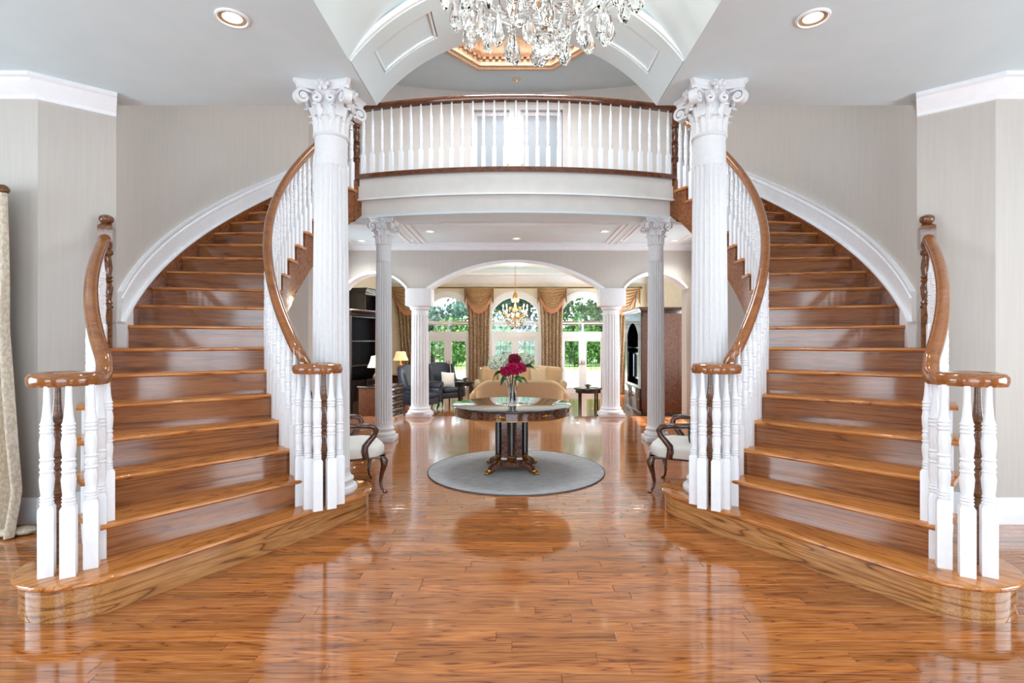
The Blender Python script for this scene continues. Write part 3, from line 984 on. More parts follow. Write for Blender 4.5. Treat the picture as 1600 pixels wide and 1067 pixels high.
def staircase(s):
    side = 'left' if s < 0 else 'right'
    E = (s * 2.0, 3.7, 0)
    root = thing('curved_staircase', 'curved oak staircase with white balusters rising on the %s of the hall' % side, 'staircase', E)
    O = (-E[0], CY - E[1], 0)                       # the turning centre in the thing's frame
    def rot(n):
        t = TH(n)
        return (0, 0, t if s > 0 else pi - t)
    def W(p):                                       # world -> thing frame
        return (p[0] - E[0], p[1] - E[1], p[2])
    # ---- curtail (first) step
    p1, p2 = (1.62, 4.42), (2.50, 3.03)
    ax = atan2(p2[1] - p1[1], p2[0] - p1[0])
    M = Matrix.Rotation(-ax, 2)
    q2 = (sqrt((p2[0] - p1[0]) ** 2 + (p2[1] - p1[1]) ** 2), 0)
    rs = MB().prism(capsule((0, 0), q2, 0.33), 0, RISE - 0.032)
    nose = MB()
    lo = []
    for k in range(7):
        a = -pi / 2 + pi * k / 6
        lo.append([(x, y, RISE - 0.016 + 0.016 * sin(a)) for x, y in capsule((0, 0), q2, 0.345 + 0.016 * cos(a))])
    nose.loft(lo)
    if s < 0:
        rs.mirror(1); nose.mirror(1)
    az = ax if s > 0 else pi - ax
    l0 = W((s * p1[0], p1[1], 0))
    add('curtail_riser', rs, 'curtail_oak', root, l0, (0, 0, az))
    add('curtail_tread', nose, 'tread_oak', root, l0, (0, 0, az))
    # ---- treads and risers
    for n in range(2, 19):
        open_end = n <= 6
        r1 = 4.02 if open_end else (3.97 if n == 7 else RTR)
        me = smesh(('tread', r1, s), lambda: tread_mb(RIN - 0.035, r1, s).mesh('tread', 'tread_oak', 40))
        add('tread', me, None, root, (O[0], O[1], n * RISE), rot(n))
    for n in range(2, 20):
        open_end = n <= 6
        r1 = 3.97 if n <= 7 else RTR
        h = RISE - 0.032
        def mk():
            mb = MB().box(RIN, r1, NOSE, NOSE + 0.018, -h, 0)
            # small cove under the nosing
            mb.box(RIN, r1, NOSE - 0.012, NOSE, -0.014, 0)
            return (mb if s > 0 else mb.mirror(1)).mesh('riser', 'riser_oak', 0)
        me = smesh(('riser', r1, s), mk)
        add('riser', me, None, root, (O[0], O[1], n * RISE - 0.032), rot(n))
    # ---- strings
    def string(r0, r1, na, nb, depth, material, name):
        mb = MB()
        for n in range(na, nb + 1):
            for k in range(3):
                ta = TH(n) + NOSE / r0 + STEP * k / 3
                tb = TH(n) + NOSE / r0 + STEP * (k + 1) / 3
                top = n * RISE - 0.03
                za, zb = max(0.0, nz(ta) - depth), max(0.0, nz(tb) - depth)
                c = []
                for z_, t_, r_ in ((za, ta, r0), (zb, tb, r0), (zb, tb, r1), (za, ta, r1), (top, ta, r0), (top, tb, r0), (top, tb, r1), (top, ta, r1)):
                    p = P(r_, t_, s)
                    c.append(W((p[0], p[1], z_)))
                mb.hexa(c)
        return add(name, mb, material, root, smooth=0)
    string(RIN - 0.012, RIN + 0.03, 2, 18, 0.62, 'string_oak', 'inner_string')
    string(3.955, 3.99, 2, 6, 0.62, 'white_trim', 'outer_string')
    # end block where the string meets the gallery
    t0, t1 = TH(19) - 0.005, TH(19) + R(3.6)
    c = []
    for z_, t_, r_ in ((3.20, t0, RIN - 0.02), (3.36, t1, RIN - 0.02), (3.36, t1, RIN + 0.05), (3.20, t0, RIN + 0.05), (FLOOR2 - 0.06, t0, RIN - 0.02), (FLOOR2 - 0.06, t1, RIN - 0.02), (FLOOR2 - 0.06, t1, RIN + 0.05), (FLOOR2 - 0.06, t0, RIN + 0.05)):
        p = P(r_, t_, s)
        c.append(W((p[0], p[1], z_)))
    add('string_end', MB().hexa(c), 'string_oak', root, smooth=0)
    # plaster soffit under the flight
    def sof(u, v):
        t = TH(4) + (TH(19) - TH(4)) * u
        r = RIN + 0.03 + (ROUT - RIN - 0.035) * v
        p = P(r, t, s)
        return (W((p[0], p[1], max(0.01, nz(t) - 0.60))), (0, 0, 1))
    add('soffit', MB().slab(sof, 40, 1, 0.03), 'wall_paint', root, smooth=50)
    # wooden wall string beside the treads
    def wst(u, v):
        t = R(-21.2) + (TH(19) - R(-21.2)) * u
        p = P(ROUT - 0.002, t, s)
        return (W((p[0], p[1], max(7 * RISE, nz(t) - 0.26) + (nz(t) + 0.06 - max(7 * RISE, nz(t) - 0.26)) * v)), (-s * cos(t), -sin(t), 0))
    add('wall_string', MB().slab(wst, 40, 1, 0.058), 'string_oak', root, smooth=50)
    # ---- balusters
    t1r, t2r = 0.27, 0.73
    h1 = RAILH - 0.03 + RISE * 0.0
    def put_bal(th, r, n, key_r):
        base = n * RISE
        hh = nz(th) + RAILH - 0.03 - base
        key = ('bal', round(hh, 2))
        me = smesh(key, lambda: baluster_mesh(round(hh, 2), 0.26 + (round(hh, 2) - 0.84) * 0.8))
        p = P(r, th, s)
        o = add('baluster', me, None, root, W((p[0], p[1], base)), (0, 0, s * th))
        return o
    for n in range(2, 19):
        for f in (0.22, 0.72):
            put_bal(TH(n) + STEP * f + 0.012, RIN + 0.03, n, 'in')
    for n in range(2, 7):
        for f in (0.18, 0.52, 0.86):
            put_bal(TH(n) + STEP * f + 0.008, 3.935, n, 'out')
    # ---- inner volute, rail
    VZ = 1.272
    def volute(cx, cy, a_start, turn, r0, tail):
        """spiral in the horizontal plane; tail is the raking path joined to its outer end"""
        pts = []
        for k in range(44):
            u = k / 43
            a = a_start + turn * (2 * pi * 1.35) * u
            r = r0 * (1 - 0.72 * u)
            pts.append((cx + r * cos(a), cy + r * sin(a), VZ))
        return tail + pts
    # inner rail: gallery newel down to the volute
    def raking(r, na, nb, k):
        out = []
        for q in range(k + 1):
            n = na + (nb - na) * q / k
            t = TH(n)
            p = P(r, t, s)
            out.append((p[0], p[1], nz(t) + RAILH))
        return out
    def smooth_join(a, b, k=7):
        """easing between the rake and the level volute"""
        a0, a1 = Vector(a[-2]), Vector(a[-1])
        b0, b1 = Vector(b[0]), Vector(b[1])
        d = (b0 - a1).length
        m0 = (a1 - a0).normalized() * d
        m1 = (b1 - b0).normalized() * d
        out = []
        for q in range(1, k):
            u = q / k
            h00 = 2 * u ** 3 - 3 * u * u + 1
            h10 = u ** 3 - 2 * u * u + u
            h01 = -2 * u ** 3 + 3 * u * u
            h11 = u ** 3 - u * u
            out.append(tuple(a1 * h00 + m0 * h10 + b0 * h01 + m1 * h11))
        return out
    # volute centres
    vi = (s * 1.55, 4.05)
    vo = (s * 2.625, 2.97)
    rake_i = raking(RIN + 0.03, 18.9, 2.75, 46)
    spi = []
    for k in range(46):
        u = k / 45
        a = R(150) + 2 * pi * 1.3 * u          # for the left stair, seen from above, turning anticlockwise
        r = 0.185 * (1 - 0.70 * u)
        x, y = r * cos(a), r * sin(a)
        spi.append((vi[0] + (x if s < 0 else -x), vi[1] + y, VZ))
    mid = smooth_join(rake_i, spi)
    sc = [1.0] * (len(rake_i) + len(mid)) + [1.0 + 0.05 * u for u in [k / 45 for k in range(46)]]
    add('handrail', MB().sweep([W(p) for p in rake_i + mid + spi], rail_prof, scale=sc), 'rail_oak', root, smooth=50)
    add('volute_cap', MB().lathe([(0.04, -0.033), (0.075, -0.03), (0.085, 0), (0.075, 0.03), (0.04, 0.036), (0.01, 0.037)], 18), 'rail_oak', root, W((vi[0], vi[1], VZ)))
    rake_o = raking(3.935, 7.35, 2.6, 20)
    spo = []
    for k in range(46):
        u = k / 45
        a = R(28) - 2 * pi * 1.3 * u
        r = 0.165 * (1 - 0.62 * u)
        x, y = r * cos(a), r * sin(a)
        spo.append((vo[0] + (x if s < 0 else -x), vo[1] + y, VZ))
    mid = smooth_join(rake_o, spo)
    add('handrail', MB().sweep([W(p) for p in rake_o + mid + spo], rail_prof), 'rail_oak', root, smooth=50)
    add('volute_cap', MB().lathe([(0.04, -0.033), (0.075, -0.03), (0.085, 0), (0.075, 0.03), (0.04, 0.036), (0.01, 0.037)], 18), 'rail_oak', root, W((vo[0], vo[1], VZ)))
    # balusters and starting newels under the volutes
    bv = smesh('bal_volute', lambda: baluster_mesh(VZ - 0.03 - RISE, 0.385, w=0.034))
    nw = smesh('start_newel', lambda: baluster_mesh(VZ - 0.03 - RISE, 0.36, 'starting_newel', 0.040, 'newel_oak', 14))
    for (dx, dy) in ((-0.155, -0.04), (-0.055, -0.12), (0.035, -0.165), (0.12, -0.11), (0.145, 0.0)):
        add('baluster', bv, None, root, W((vi[0] + (dx if s < 0 else -dx), vi[1] + dy, RISE)), (0, 0, s * R(-32)))
    add('starting_newel', nw, None, root, W((vi[0] - s * 0.02, vi[1], RISE)), (0, 0, s * R(-32)))
    for (dx, dy) in ((0.145, 0.07), (0.195, -0.05), (0.16, -0.16), (0.04, -0.16)):
        add('baluster', bv, None, root, W((vo[0] + (dx if s < 0 else -dx), vo[1] + dy, RISE)), (0, 0, s * R(-32)))
    add('starting_newel', nw, None, root, W((vo[0] + s * 0.045, vo[1], RISE)), (0, 0, s * R(-32)))
    # newel against the wall end
    p = P(3.935, TH(7) + 0.034, s)
    me = smesh('wall_newel', lambda: newel_mb(1.13).mesh('newel_post', 'newel_oak', 35))
    add('newel_post', me, None, root, W((p[0], p[1], 7 * RISE)), (0, 0, s * TH(7)))
    # moulded white skirt on the curved wall
    prof = [(0.0, 0.05), (0.062, 0.05), (0.062, 0.065), (0.03, 0.07), (0.03, 0.235), (0.042, 0.245), (0.042, 0.275), (0.03, 0.285), (0.036, 0.30), (0.046, 0.32), (0.046, 0.34), (0.0, 0.34)]
    loops = []
    K = 44
    t7 = A_PIER + R(0.4)
    tz = A_END
    for q in range(K + 1):
        t = t7 + (tz - t7) * q / K
        zz = min(nz(t), FLOOR2 + 0.02)
        loops.append([P(ROUT - a, t, s) + (zz + b,) for a, b in prof])
    mb = MB().loft([[p for p in lp] for lp in loops])
    # vertical leg at the foot
    lg = []
    za = 7 * RISE + 0.002
    for q in range(7):
        t = t7 + (R(-21.2) - t7) * q / 6
        zt = nz(t) + 0.075
        lg.append([P(ROUT - 0.001, t, s) + (za,), P(ROUT - 0.06, t, s) + (za,), P(ROUT - 0.06, t, s) + (zt,), P(ROUT - 0.001, t, s) + (zt,)])
    mb.loft(lg)
    struct('trim_skirt_' + side, mb, 'white_trim', 'white moulded skirting climbing the curved wall on the %s' % side, smooth=40)
    return root

for s in (-1, 1):
    staircase(s)

# ================================================================== GALLERY RAILING
gr = thing('gallery_railing', 'bowed gallery railing with dark oak rail and slim white balusters', 'railing', (0, NY, FLOOR2))
gl = lambda p, z: (p[0], p[1] - NY, z)
add('handrail', MB().sweep([gl(balc(k / 50, 0.0), 1.0) for k in range(51)], [(a * 1.15, b * 1.15) for a, b in rail_prof]), 'gallery_oak', gr, smooth=50)
add('base_rail', MB().sweep([gl(balc(k / 50, 0.0), 0.018) for k in range(51)], [(-0.05, -0.018), (0.05, -0.018), (0.05, 0.01), (0.035, 0.018), (-0.035, 0.018), (-0.05, 0.01)]), 'gallery_oak', gr, smooth=50)
gb = baluster_mesh(0.93, 0.29, w=0.027)
for k in range(31):
    u = (k + 0.75) / 31.5
    p = balc(u)
    add('baluster', gb, None, gr, gl(p, 0.036), (0, 0, atan2(p[0], -(p[1] - bcy))))
gn = newel_mb(1.22, 0.056).mesh('newel_post', 'gallery_oak', 35)
for s in (-1, 1):
    add('newel_post', gn, None, gr, (s * NX, 0.0, -0.14))

# ================================================================== COLUMNS
def shaft_mb(r, z0, z1, flutes=20, neck=0.25, taper=0.86):
    """fluted shaft with a plain neck at the top"""
    mb = MB()
    loops = []
    H = z1 - z0
    def ring(z, rad, d):
        lp = []
        for k in range(flutes):
            for q, dd in ((0.0, 0), (0.18, 0), (0.34, 0.7), (0.59, 1.0), (0.84, 0.7)):
                a = 2 * pi * (k + q) / flutes
                rr_ = rad - d * dd
                lp.append((rr_ * cos(a), rr_ * sin(a), z))
        return lp
    T = lambda z: r * (1 - (1 - taper) * ((z - z0) / H) ** 1.6)
    loops.append(ring(z0, r, 0))
    loops.append(ring(z0 + 0.05, r, 0))
    loops.append(ring(z0 + 0.075, r, 0.016))
    zf = z1 - neck
    for k in range(1, 7):
        z = z0 + 0.075 + (zf - z0 - 0.1) * k / 6
        loops.append(ring(z, T(z), 0.016))
    loops.append(ring(zf, T(zf), 0))
    loops.append(ring(z1, T(z1), 0))
    return mb.loft(loops)

def capital(parent, r, h, w, z0, seg=20):
    """corinthian capital: bell, two rows of leaves, corner volutes, abacus, rosettes"""
    hb = h * 0.84
    add('astragal', MB().lathe([(r * 0.98, 0), (r * 1.10, 0.008), (r * 1.14, 0.02), (r * 1.10, 0.032), (r * 0.98, 0.04)], 28), 'plaster_white', parent, (0, 0, z0 - 0.02))
    bell = add('capital', MB().lathe([(r * 0.97, 0), (r * 0.98, hb * 0.4), (r * 1.04, hb * 0.7), (r * 1.22, hb * 0.92), (r * 1.34, hb)], 28), 'plaster_white', parent, (0, 0, z0))
    def leaf(hh, ww, curl):
        # a curved acanthus leaf: spine leaning out and curling over, lobed sides
        def fn(u, v):
            t = u
            z = hh * (sin(t * pi * 0.5) if t < 0.82 else 1 - (t - 0.82) * 0.9)
            out = 0.012 + curl * t ** 2.4
            lob = 1 + 0.24 * sin(t * 26)
            wd = ww * (0.75 + 0.35 * sin(t * pi)) * (1 - 0.55 * max(0, t - 0.55) / 0.45) * lob
            x = (v - 0.5) * wd
            rib = 0.020 * abs(v - 0.5) * 2
            return ((x, -(r + out) + rib, z), (0, 1, 0))
        return MB().slab(fn, 9, 4, 0.012)
    low = leaf(hb * 0.40, 2 * pi * r / 8 * 0.66, r * 0.46).mesh('acanthus_leaf', 'plaster_white', 50)
    high = leaf(hb * 0.68, 2 * pi * r / 8 * 0.62, r * 0.62).mesh('acanthus_leaf', 'plaster_white', 50)
    for k in range(8):
        add('acanthus_leaf', low, None, bell, (0, 0, 0.01), (0, 0, 2 * pi * k / 8))
        add('acanthus_leaf', high, None, bell, (0, 0, 0.01), (0, 0, 2 * pi * (k + 0.5) / 8))
    # corner volutes: spirals in the diagonal planes
    path = []
    cxr, czr, r0 = w * 0.55, hb * 0.80, hb * 0.17
    path.append((r * 1.02, 0, hb * 0.45))
    path.append((r * 1.10, 0, hb * 0.72))
    path.append((r * 1.32, 0, hb * 0.95))
    for k in range(22):
        u = k / 21
        a = R(95) - 2 * pi * 1.4 * u
        rr_ = r0 * (1 - 0.8 * u)
        path.append((cxr + rr_ * cos(a), 0, czr + rr_ * sin(a)))
    vm = MB().sweep(path, [(-0.05 * w / 0.5, -0.014), (0.05 * w / 0.5, -0.014), (0.055 * w / 0.5, 0), (0.05 * w / 0.5, 0.014), (-0.05 * w / 0.5, 0.014), (-0.055 * w / 0.5, 0)], up=(0, 1, 0.001))
    # profile axes: side lies along the diagonal's normal
    vmesh = MB()
    pv = [Vector(p) for p in path]
    loops = []
    for i, p in enumerate(pv):
        t = (pv[min(i + 1, len(pv) - 1)] - pv[max(i - 1, 0)]).normalized()
        n = Vector((-t.z, 0, t.x))
        b = Vector((0, 1, 0))
        hw, th = 0.075 * w, 0.026 * w
        loops.append([p + b * hw + n * th, p - b * hw + n * th, p - b * hw - n * th, p + b * hw - n * th])
    vmesh.loft(loops)
    vmesh.lathe([(hb * 0.05, -0.085 * w), (hb * 0.07, -0.06 * w), (hb * 0.07, 0.06 * w), (hb * 0.05, 0.085 * w)], 10)
    n0 = len(vmesh.v) - 40
    vmesh.xf(Matrix.Translation((cxr, 0, czr)) @ Matrix.Rotation(R(90), 4, 'X'), n0)
    vm = vmesh.mesh('corner_volute', 'plaster_white', 50)
    for k in range(4):
        add('corner_volute', vm, None, bell, (0, 0, 0), (0, 0, R(45 + 90 * k)))
    # small inner scrolls and rosettes on each face
    for k in range(4):
        mb = MB()
        for sx in (-1, 1):
            pth = []
            for q in range(18):
                u = q / 17
                a = R(90) + sx * 2 * pi * 1.2 * u
                rr_ = hb * 0.11 * (1 - 0.8 * u)
                pth.append((sx * w * 0.13 + rr_ * cos(a), -r * 1.30, hb * 0.80 + rr_ * sin(a)))
            mb.sweep(pth, [(x, y) for x, y in circle(0.018 * w / 0.5, 6)], up=(0, 1, 0))
        add('face_scroll', mb, 'plaster_white', bell, rot=(0, 0, R(90 * k)), smooth=50)
        ro = MB()
        ro.ell((0, -w * 0.44, h * 0.93), (0.030 * w / 0.5, 0.03, 0.030 * w / 0.5), 8, 5)
        for q in range(6):
            a = 2 * pi * q / 6
            ro.ell((0.042 * w / 0.5 * cos(a), -w * 0.43, h * 0.93 + 0.042 * w / 0.5 * sin(a)), (0.024 * w / 0.5, 0.018, 0.024 * w / 0.5), 6, 4)
        add('rosette', ro, 'plaster_white', bell, rot=(0, 0, R(90 * k)), smooth=60)
    # abacus with concave sides and clipped corners
    def outline(hw, dip):
        pts = []
        for k in range(4):
            a = R(90 * k)
            for q in range(9):
                u = -1 + 2 * q / 8
                x, y = u * (hw - 0.05 * w), -hw + dip * (1 - u * u)
                pts.append((x * cos(a) - y * sin(a), x * sin(a) + y * cos(a)))
        return pts
    zs = [(0.46, 0.84), (0.475, 0.88), (0.47, 0.90), (0.49, 0.93), (0.515, 0.96), (0.515, 1.0)]
    add('abacus', MB().loft([[(x, y, h * zz) for x, y in outline(w * k, w * 0.10)] for k, zz in zs]), 'plaster_white', parent, (0, 0, z0), smooth=35)

def column(label, x, y, z0, h, r, cap_h, cap_w, group, plinth=True, square_base=True):
    c = thing('corinthian_column', label, 'column', (x, y, z0), 0, group)
    pz = 0.0
    if square_base:
        add('plinth', MB().rbox(-r * 1.42, r * 1.42, -r * 1.42, r * 1.42, 0, 0.07, 0.006), 'plaster_white', c)
        pz = 0.07
    add('base', MB().lathe([(r * 1.32, 0), (r * 1.40, 0.015), (r * 1.42, 0.035), (r * 1.36, 0.055), (r * 1.2, 0.065), (r * 1.15, 0.085), (r * 1.22, 0.10), (r * 1.22, 0.115), (r * 1.08, 0.13), (r * 1.02, 0.15), (r, 0.17)], 32), 'plaster_white', c, (0, 0, pz))
    zt = h - cap_h
    add('shaft', shaft_mb(r, pz + 0.16, zt), 'plaster_white', c, smooth=30)
    capital(c, r * 0.86, cap_h, cap_w, zt)
    return c

column('tall fluted white column standing on the left curtail step', -1.58, 4.36, RISE, CEIL1 - RISE, 0.152, 0.40, 0.46, 'tall columns at the foot of the stairs', square_base=False)
column('tall fluted white column standing on the right curtail step', 1.64, 4.36, RISE, CEIL1 - RISE, 0.152, 0.40, 0.46, 'tall columns at the foot of the stairs', square_base=False)
column('slender fluted white column under the left end of the gallery', -1.96, 7.60, 0, 3.27, 0.125, 0.37, 0.37, 'columns under the gallery')
column('slender fluted white column under the right end of the gallery', 2.08, 7.60, 0, 3.27, 0.125, 0.37, 0.37, 'columns under the gallery')
for s, side in ((-1, 'left'), (1, 'right')):
    c = thing('arch_pier', 'plain round white pier between the middle arch and the %s side arch' % side, 'column', (s * 1.87, 10.02, 0), 0, 'piers of the arched wall')
    add('plinth', MB().rbox(-0.24, 0.24, -0.2, 0.2, -0.0, 0.07, 0.006), 'plaster_white', c)
    add('base', MB().lathe([(0.23, 0), (0.235, 0.03), (0.21, 0.05), (0.19, 0.07), (0.2, 0.09), (0.178, 0.12)], 28), 'plaster_white', c, (0, 0, 0.07))
    add('shaft', shaft_mb(0.172, 0.18, 2.10, 20, 0.12, 0.93), 'plaster_white', c, smooth=30)
    add('impost', MB().rbox(-0.25, 0.25, -0.2, 0.2, 2.14, 2.48, 0.012).lathe([(0.16, 2.06), (0.19, 2.08), (0.19, 2.11), (0.22, 2.14)], 28), 'plaster_white', c)

# ================================================================== CEILING LIGHTS
def downlight(label, x, y, z, r, watts, cone=110, group='recessed downlights'):
    o = thing('recessed_light', label, 'ceiling light', (x, y, z), 0, group)
    add('trim_ring', MB().ring([(r * 0.84, -0.004), (r * 0.9, -0.014), (r, -0.012), (r * 1.04, 0.0), (r * 0.84, 0.0)], 28), 'white_trim', o)
    add('reflector', MB().ring([(r * 0.85, -0.006), (r * 0.70, -0.0025), (r * 0.6, -0.002), (r * 0.6, 0.0), (r * 0.85, 0.0)], 28), 'can_reflector', o)
    add('lens', MB().lathe([(0.002, -0.003), (r * 0.5, -0.003), (r * 0.62, -0.001), (r * 0.62, 0.0)], 24), 'lens_glow', o)
    l = light('downlight_lamp', 'SPOT', (0, 0, -0.03), watts, (1.0, 0.93, 0.82), spot_size=R(cone), spot_blend=0.8, shadow_soft_size=r * 0.6)
    l.parent = o
    return o
downlight('round recessed downlight in the hall ceiling left of the vault', -1.87, 3.36, CEIL1, 0.10, 28)
downlight('round recessed downlight in the hall ceiling right of the vault', 1.94, 3.36, CEIL1, 0.10, 28)
downlight('recessed downlight under the gallery, left one nearest the fascia', -1.45, 8.69, 3.335, 0.075, 45)
downlight('recessed downlight under the gallery, right one nearest the fascia', 1.51, 8.69, 3.335, 0.075, 45)
downlight('recessed downlight centred before the middle arch', 0.02, 9.30, 3.335, 0.075, 14)
downlight('recessed downlight before the left side arch', -2.85, 9.5, 3.335, 0.075, 30)
downlight('recessed downlight before the right side arch', 2.95, 9.5, 3.335, 0.075, 30)
downlight('tiny recessed spotlight left of the middle arch', -1.92, 9.45, 3.335, 0.035, 6)
downlight('tiny recessed spotlight right of the middle arch', 1.98, 9.45, 3.335, 0.035, 6)
for k, (x, y) in enumerate(((-3.9, 11.6), (3.9, 11.6), (-2.7, 13.2), (2.7, 13.2))):  # unseen downlights added to brighten the living room
    downlight('added unseen living room downlight near the %s %s corner' % (('front', 'back')[k // 2], ('left', 'right')[k % 2]), x, y, 3.66, 0.08, 160)
o = thing('smoke_detector', 'small round cream smoke detector on the upper ceiling', 'detector', (0.02, 9.35, CEIL2))
add('body', MB().lathe([(0.06, -0.035), (0.075, -0.02), (0.075, 0)], 20), 'detector_cream', o)
add('vent_cap', MB().lathe([(0.005, -0.045), (0.035, -0.045), (0.04, -0.033)], 16), 'can_reflector', o)

# ================================================================== CRYSTAL CHANDELIER
CH = (0.14, 3.0)
zt = zv + sqrt(rv * rv - CH[0] ** 2)
ch = thing('crystal_chandelier', 'large crystal chandelier hanging from the hall vault above the camera', 'chandelier', (CH[0], CH[1], zt))
Z = lambda z: z - zt
add('ceiling_rose', MB().lathe([(0.005, -0.06), (0.05, -0.055), (0.09, -0.02), (0.10, 0.0)], 24), 'antique_gold', ch)
add('stem', MB().lathe([(0.012, Z(3.62)), (0.012, -0.05)], 10).lathe([(0.02, Z(3.42)), (0.05, Z(3.45)), (0.035, Z(3.5)), (0.06, Z(3.55)), (0.03, Z(3.62)), (0.045, Z(3.70)), (0.012, Z(3.78))], 16), 'antique_gold', ch)
drop = MB().lathe([(0.002, 0.0), (0.010, -0.012), (0.018, -0.045), (0.032, -0.095), (0.036, -0.118), (0.030, -0.140), (0.014, -0.160), (0.002, -0.168)], 8).mesh('crystal_drop', 'crystal', 12)
spear = MB().lathe([(0.002, 0.0), (0.014, -0.02), (0.020, -0.06), (0.014, -0.10), (0.002, -0.135)], 6).mesh('crystal_spear', 'crystal', 10)
bead = MB().lathe([(0.002, 0.016), (0.012, 0.010), (0.017, 0), (0.012, -0.010), (0.002, -0.016)], 8).mesh('crystal_bead', 'crystal', 12)
kite = MB().lathe([(0.002, 0.0), (0.024, -0.03), (0.034, -0.085), (0.016, -0.13), (0.002, -0.142)], 4).mesh('crystal_plate', 'crystal', 10)
rng = random.Random(5)
rings = [(0.55, 3.60, 20, (drop, kite, drop)), (0.46, 3.54, 16, (spear, drop)), (0.36, 3.48, 12, (drop, spear, kite)), (0.25, 3.45, 8, (drop, spear)), (0.13, 3.47, 5, (drop,)), (0.52, 3.78, 16, (spear, drop))]
for (r, z, n, kinds) in rings:
    add('ring', MB().sweep([(r * cos(2 * pi * k / 40), r * sin(2 * pi * k / 40), Z(z + 0.05)) for k in range(40)], circle(0.004, 6), closed_path=True), 'chrome', ch, smooth=50)
    for k in range(n):
        a = 2 * pi * (k + rng.uniform(-0.15, 0.15)) / n
        zz = z + rng.uniform(-0.02, 0.02)
        rr_ = r + rng.uniform(-0.012, 0.012)
        me = kinds[k % len(kinds)]
        nm = me.name.split('.')[0]
        o = add(nm, me, None, ch, (rr_ * cos(a), rr_ * sin(a), Z(zz)), (rng.uniform(-0.06, 0.06), rng.uniform(-0.06, 0.06), rng.uniform(0, 3)))
        o.scale = (1.22, 1.22, 1.22)
        add('crystal_bead', bead, None, ch, (rr_ * cos(a), rr_ * sin(a), Z(zz + 0.022)), (0, 0, rng.uniform(0, 3)))
add('crystal_ball', MB().lathe([(0.086 * sin(pi * k / 12) + 0.0005, -0.086 * cos(pi * k / 12)) for k in range(13)], 16).mesh('crystal_ball', 'crystal', 0), None, ch, (0.03, 0, Z(3.235)))
add('crystal_bead', bead, None, ch, (0.03, 0, Z(3.34)))
for k in range(8):
    a = 2 * pi * (k + 0.5) / 8
    path = []
    for q in range(12):
        u = q / 11
        path.append((0.03 + 0.40 * u, 0, Z(3.52 - 0.10 * sin(u * pi) + 0.16 * u * u)))
    add('arm', MB().sweep(path, circle(0.011, 6), up=(0, 1, 0)), 'crystal', ch, rot=(0, 0, a), smooth=50)
    x, y = 0.43 * cos(a), 0.43 * sin(a)
    add('candle_cup', MB().lathe([(0.01, 0), (0.05, 0.01), (0.055, 0.02), (0.02, 0.025), (0.016, 0.10), (0.012, 0.105)], 12), 'crystal', ch, (x, y, Z(3.68)))
    add('bulb', MB().lathe([(0.006, 0), (0.016, 0.02), (0.014, 0.045), (0.002, 0.075)], 8), 'bulb_glow', ch, (x, y, Z(3.785)))
    # swags of beads between the arms
    for q in range(5):
        b = a + 2 * pi / 8 * (q + 0.5) / 5
        add('crystal_bead', bead, None, ch, (0.48 * cos(b), 0.48 * sin(b), Z(3.66 - 0.07 * sin(pi * (q + 0.5) / 5))))
for k in range(4):
    a = R(45 + 90 * k)
    l = light('chandelier_lamp', 'POINT', (0.3 * cos(a), 0.3 * sin(a), Z(3.84)), 7, (1.0, 0.93, 0.84), shadow_soft_size=0.05)
    l.parent = ch

# ================================================================== RUG, TABLE, VASE, FLOWERS
TX, TY = -0.05, 5.9
rug = thing('round_rug', 'round grey woven rug under the pedestal table', 'rug', (0.0, 5.9, 0))
add('pile', MB().lathe([(1.0, 0), (1.0, 0.009), (0.995, 0.0115), (0.002, 0.012)], 72), 'rug_wool', rug, rot=(0, 0, R(8)))
add('binding', MB().sweep([(1.004 * cos(2 * pi * k / 72), 1.004 * sin(2 * pi * k / 72), 0.006) for k in range(72)], circle(0.007, 6), closed_path=True), 'rug_binding', rug, smooth=60)

tb = thing('pedestal_table', 'round rosewood pedestal table with black glass top and brass paw feet', 'table', (TX, TY, 0.012))
add('table_top', MB().lathe([(0.002, 0.722), (0.67, 0.722), (0.682, 0.727), (0.688, 0.735), (0.682, 0.744), (0.67, 0.748), (0.002, 0.748)], 72), 'black_glass', tb, smooth=30)
ap = add('apron', MB().lathe([(0.61, 0.635), (0.652, 0.635), (0.656, 0.64), (0.656, 0.722), (0.61, 0.722)], 72), 'rosewood', tb, smooth=30)
add('bead', MB().sweep([(0.658 * cos(2 * pi * k / 72), 0.658 * sin(2 * pi * k / 72), 0.640) for k in range(72)], circle(0.006, 6), closed_path=True), 'brass', ap, smooth=60)
for k in range(8):
    a = R(22.5 + 45 * k + 12)
    mb = MB()
    for q, (dx, rr_) in enumerate(((-0.05, 0.008), (-0.03, 0.012), (0, 0.017), (0.03, 0.012), (0.05, 0.008))):
        mb.ell((dx, -0.658, 0.685), (rr_ * 1.2, 0.006, rr_), 8, 4)
    add('ornament', mb, 'brass', ap, rot=(0, 0, a))
oct8 = lambda r, d: [((r - d * (k % 2)) * cos(2 * pi * k / 16), (r - d * (k % 2)) * sin(2 * pi * k / 16)) for k in range(16)]
add('pedestal', MB().loft([[(x, y, z) for x, y in oct8(r, 0.025)] for r, z in ((0.175, 0.12), (0.165, 0.16), (0.165, 0.60), (0.19, 0.635))]), 'rosewood', tb, smooth=20)
for k in range(6):
    a = 2 * pi * k / 6 + R(30)
    pc = add('pillar', MB().lathe([(0.034, 0.17), (0.036, 0.4), (0.034, 0.61)], 14), 'black_lacquer', tb, (0.175 * cos(a), 0.175 * sin(a), 0))
    add('pillar_ring', MB().lathe([(0.042, 0.135), (0.047, 0.145), (0.039, 0.155), (0.045, 0.165), (0.036, 0.18)], 14), 'brass', pc)
    add('pillar_ring', MB().lathe([(0.036, 0.595), (0.045, 0.61), (0.042, 0.63)], 14), 'brass', pc)
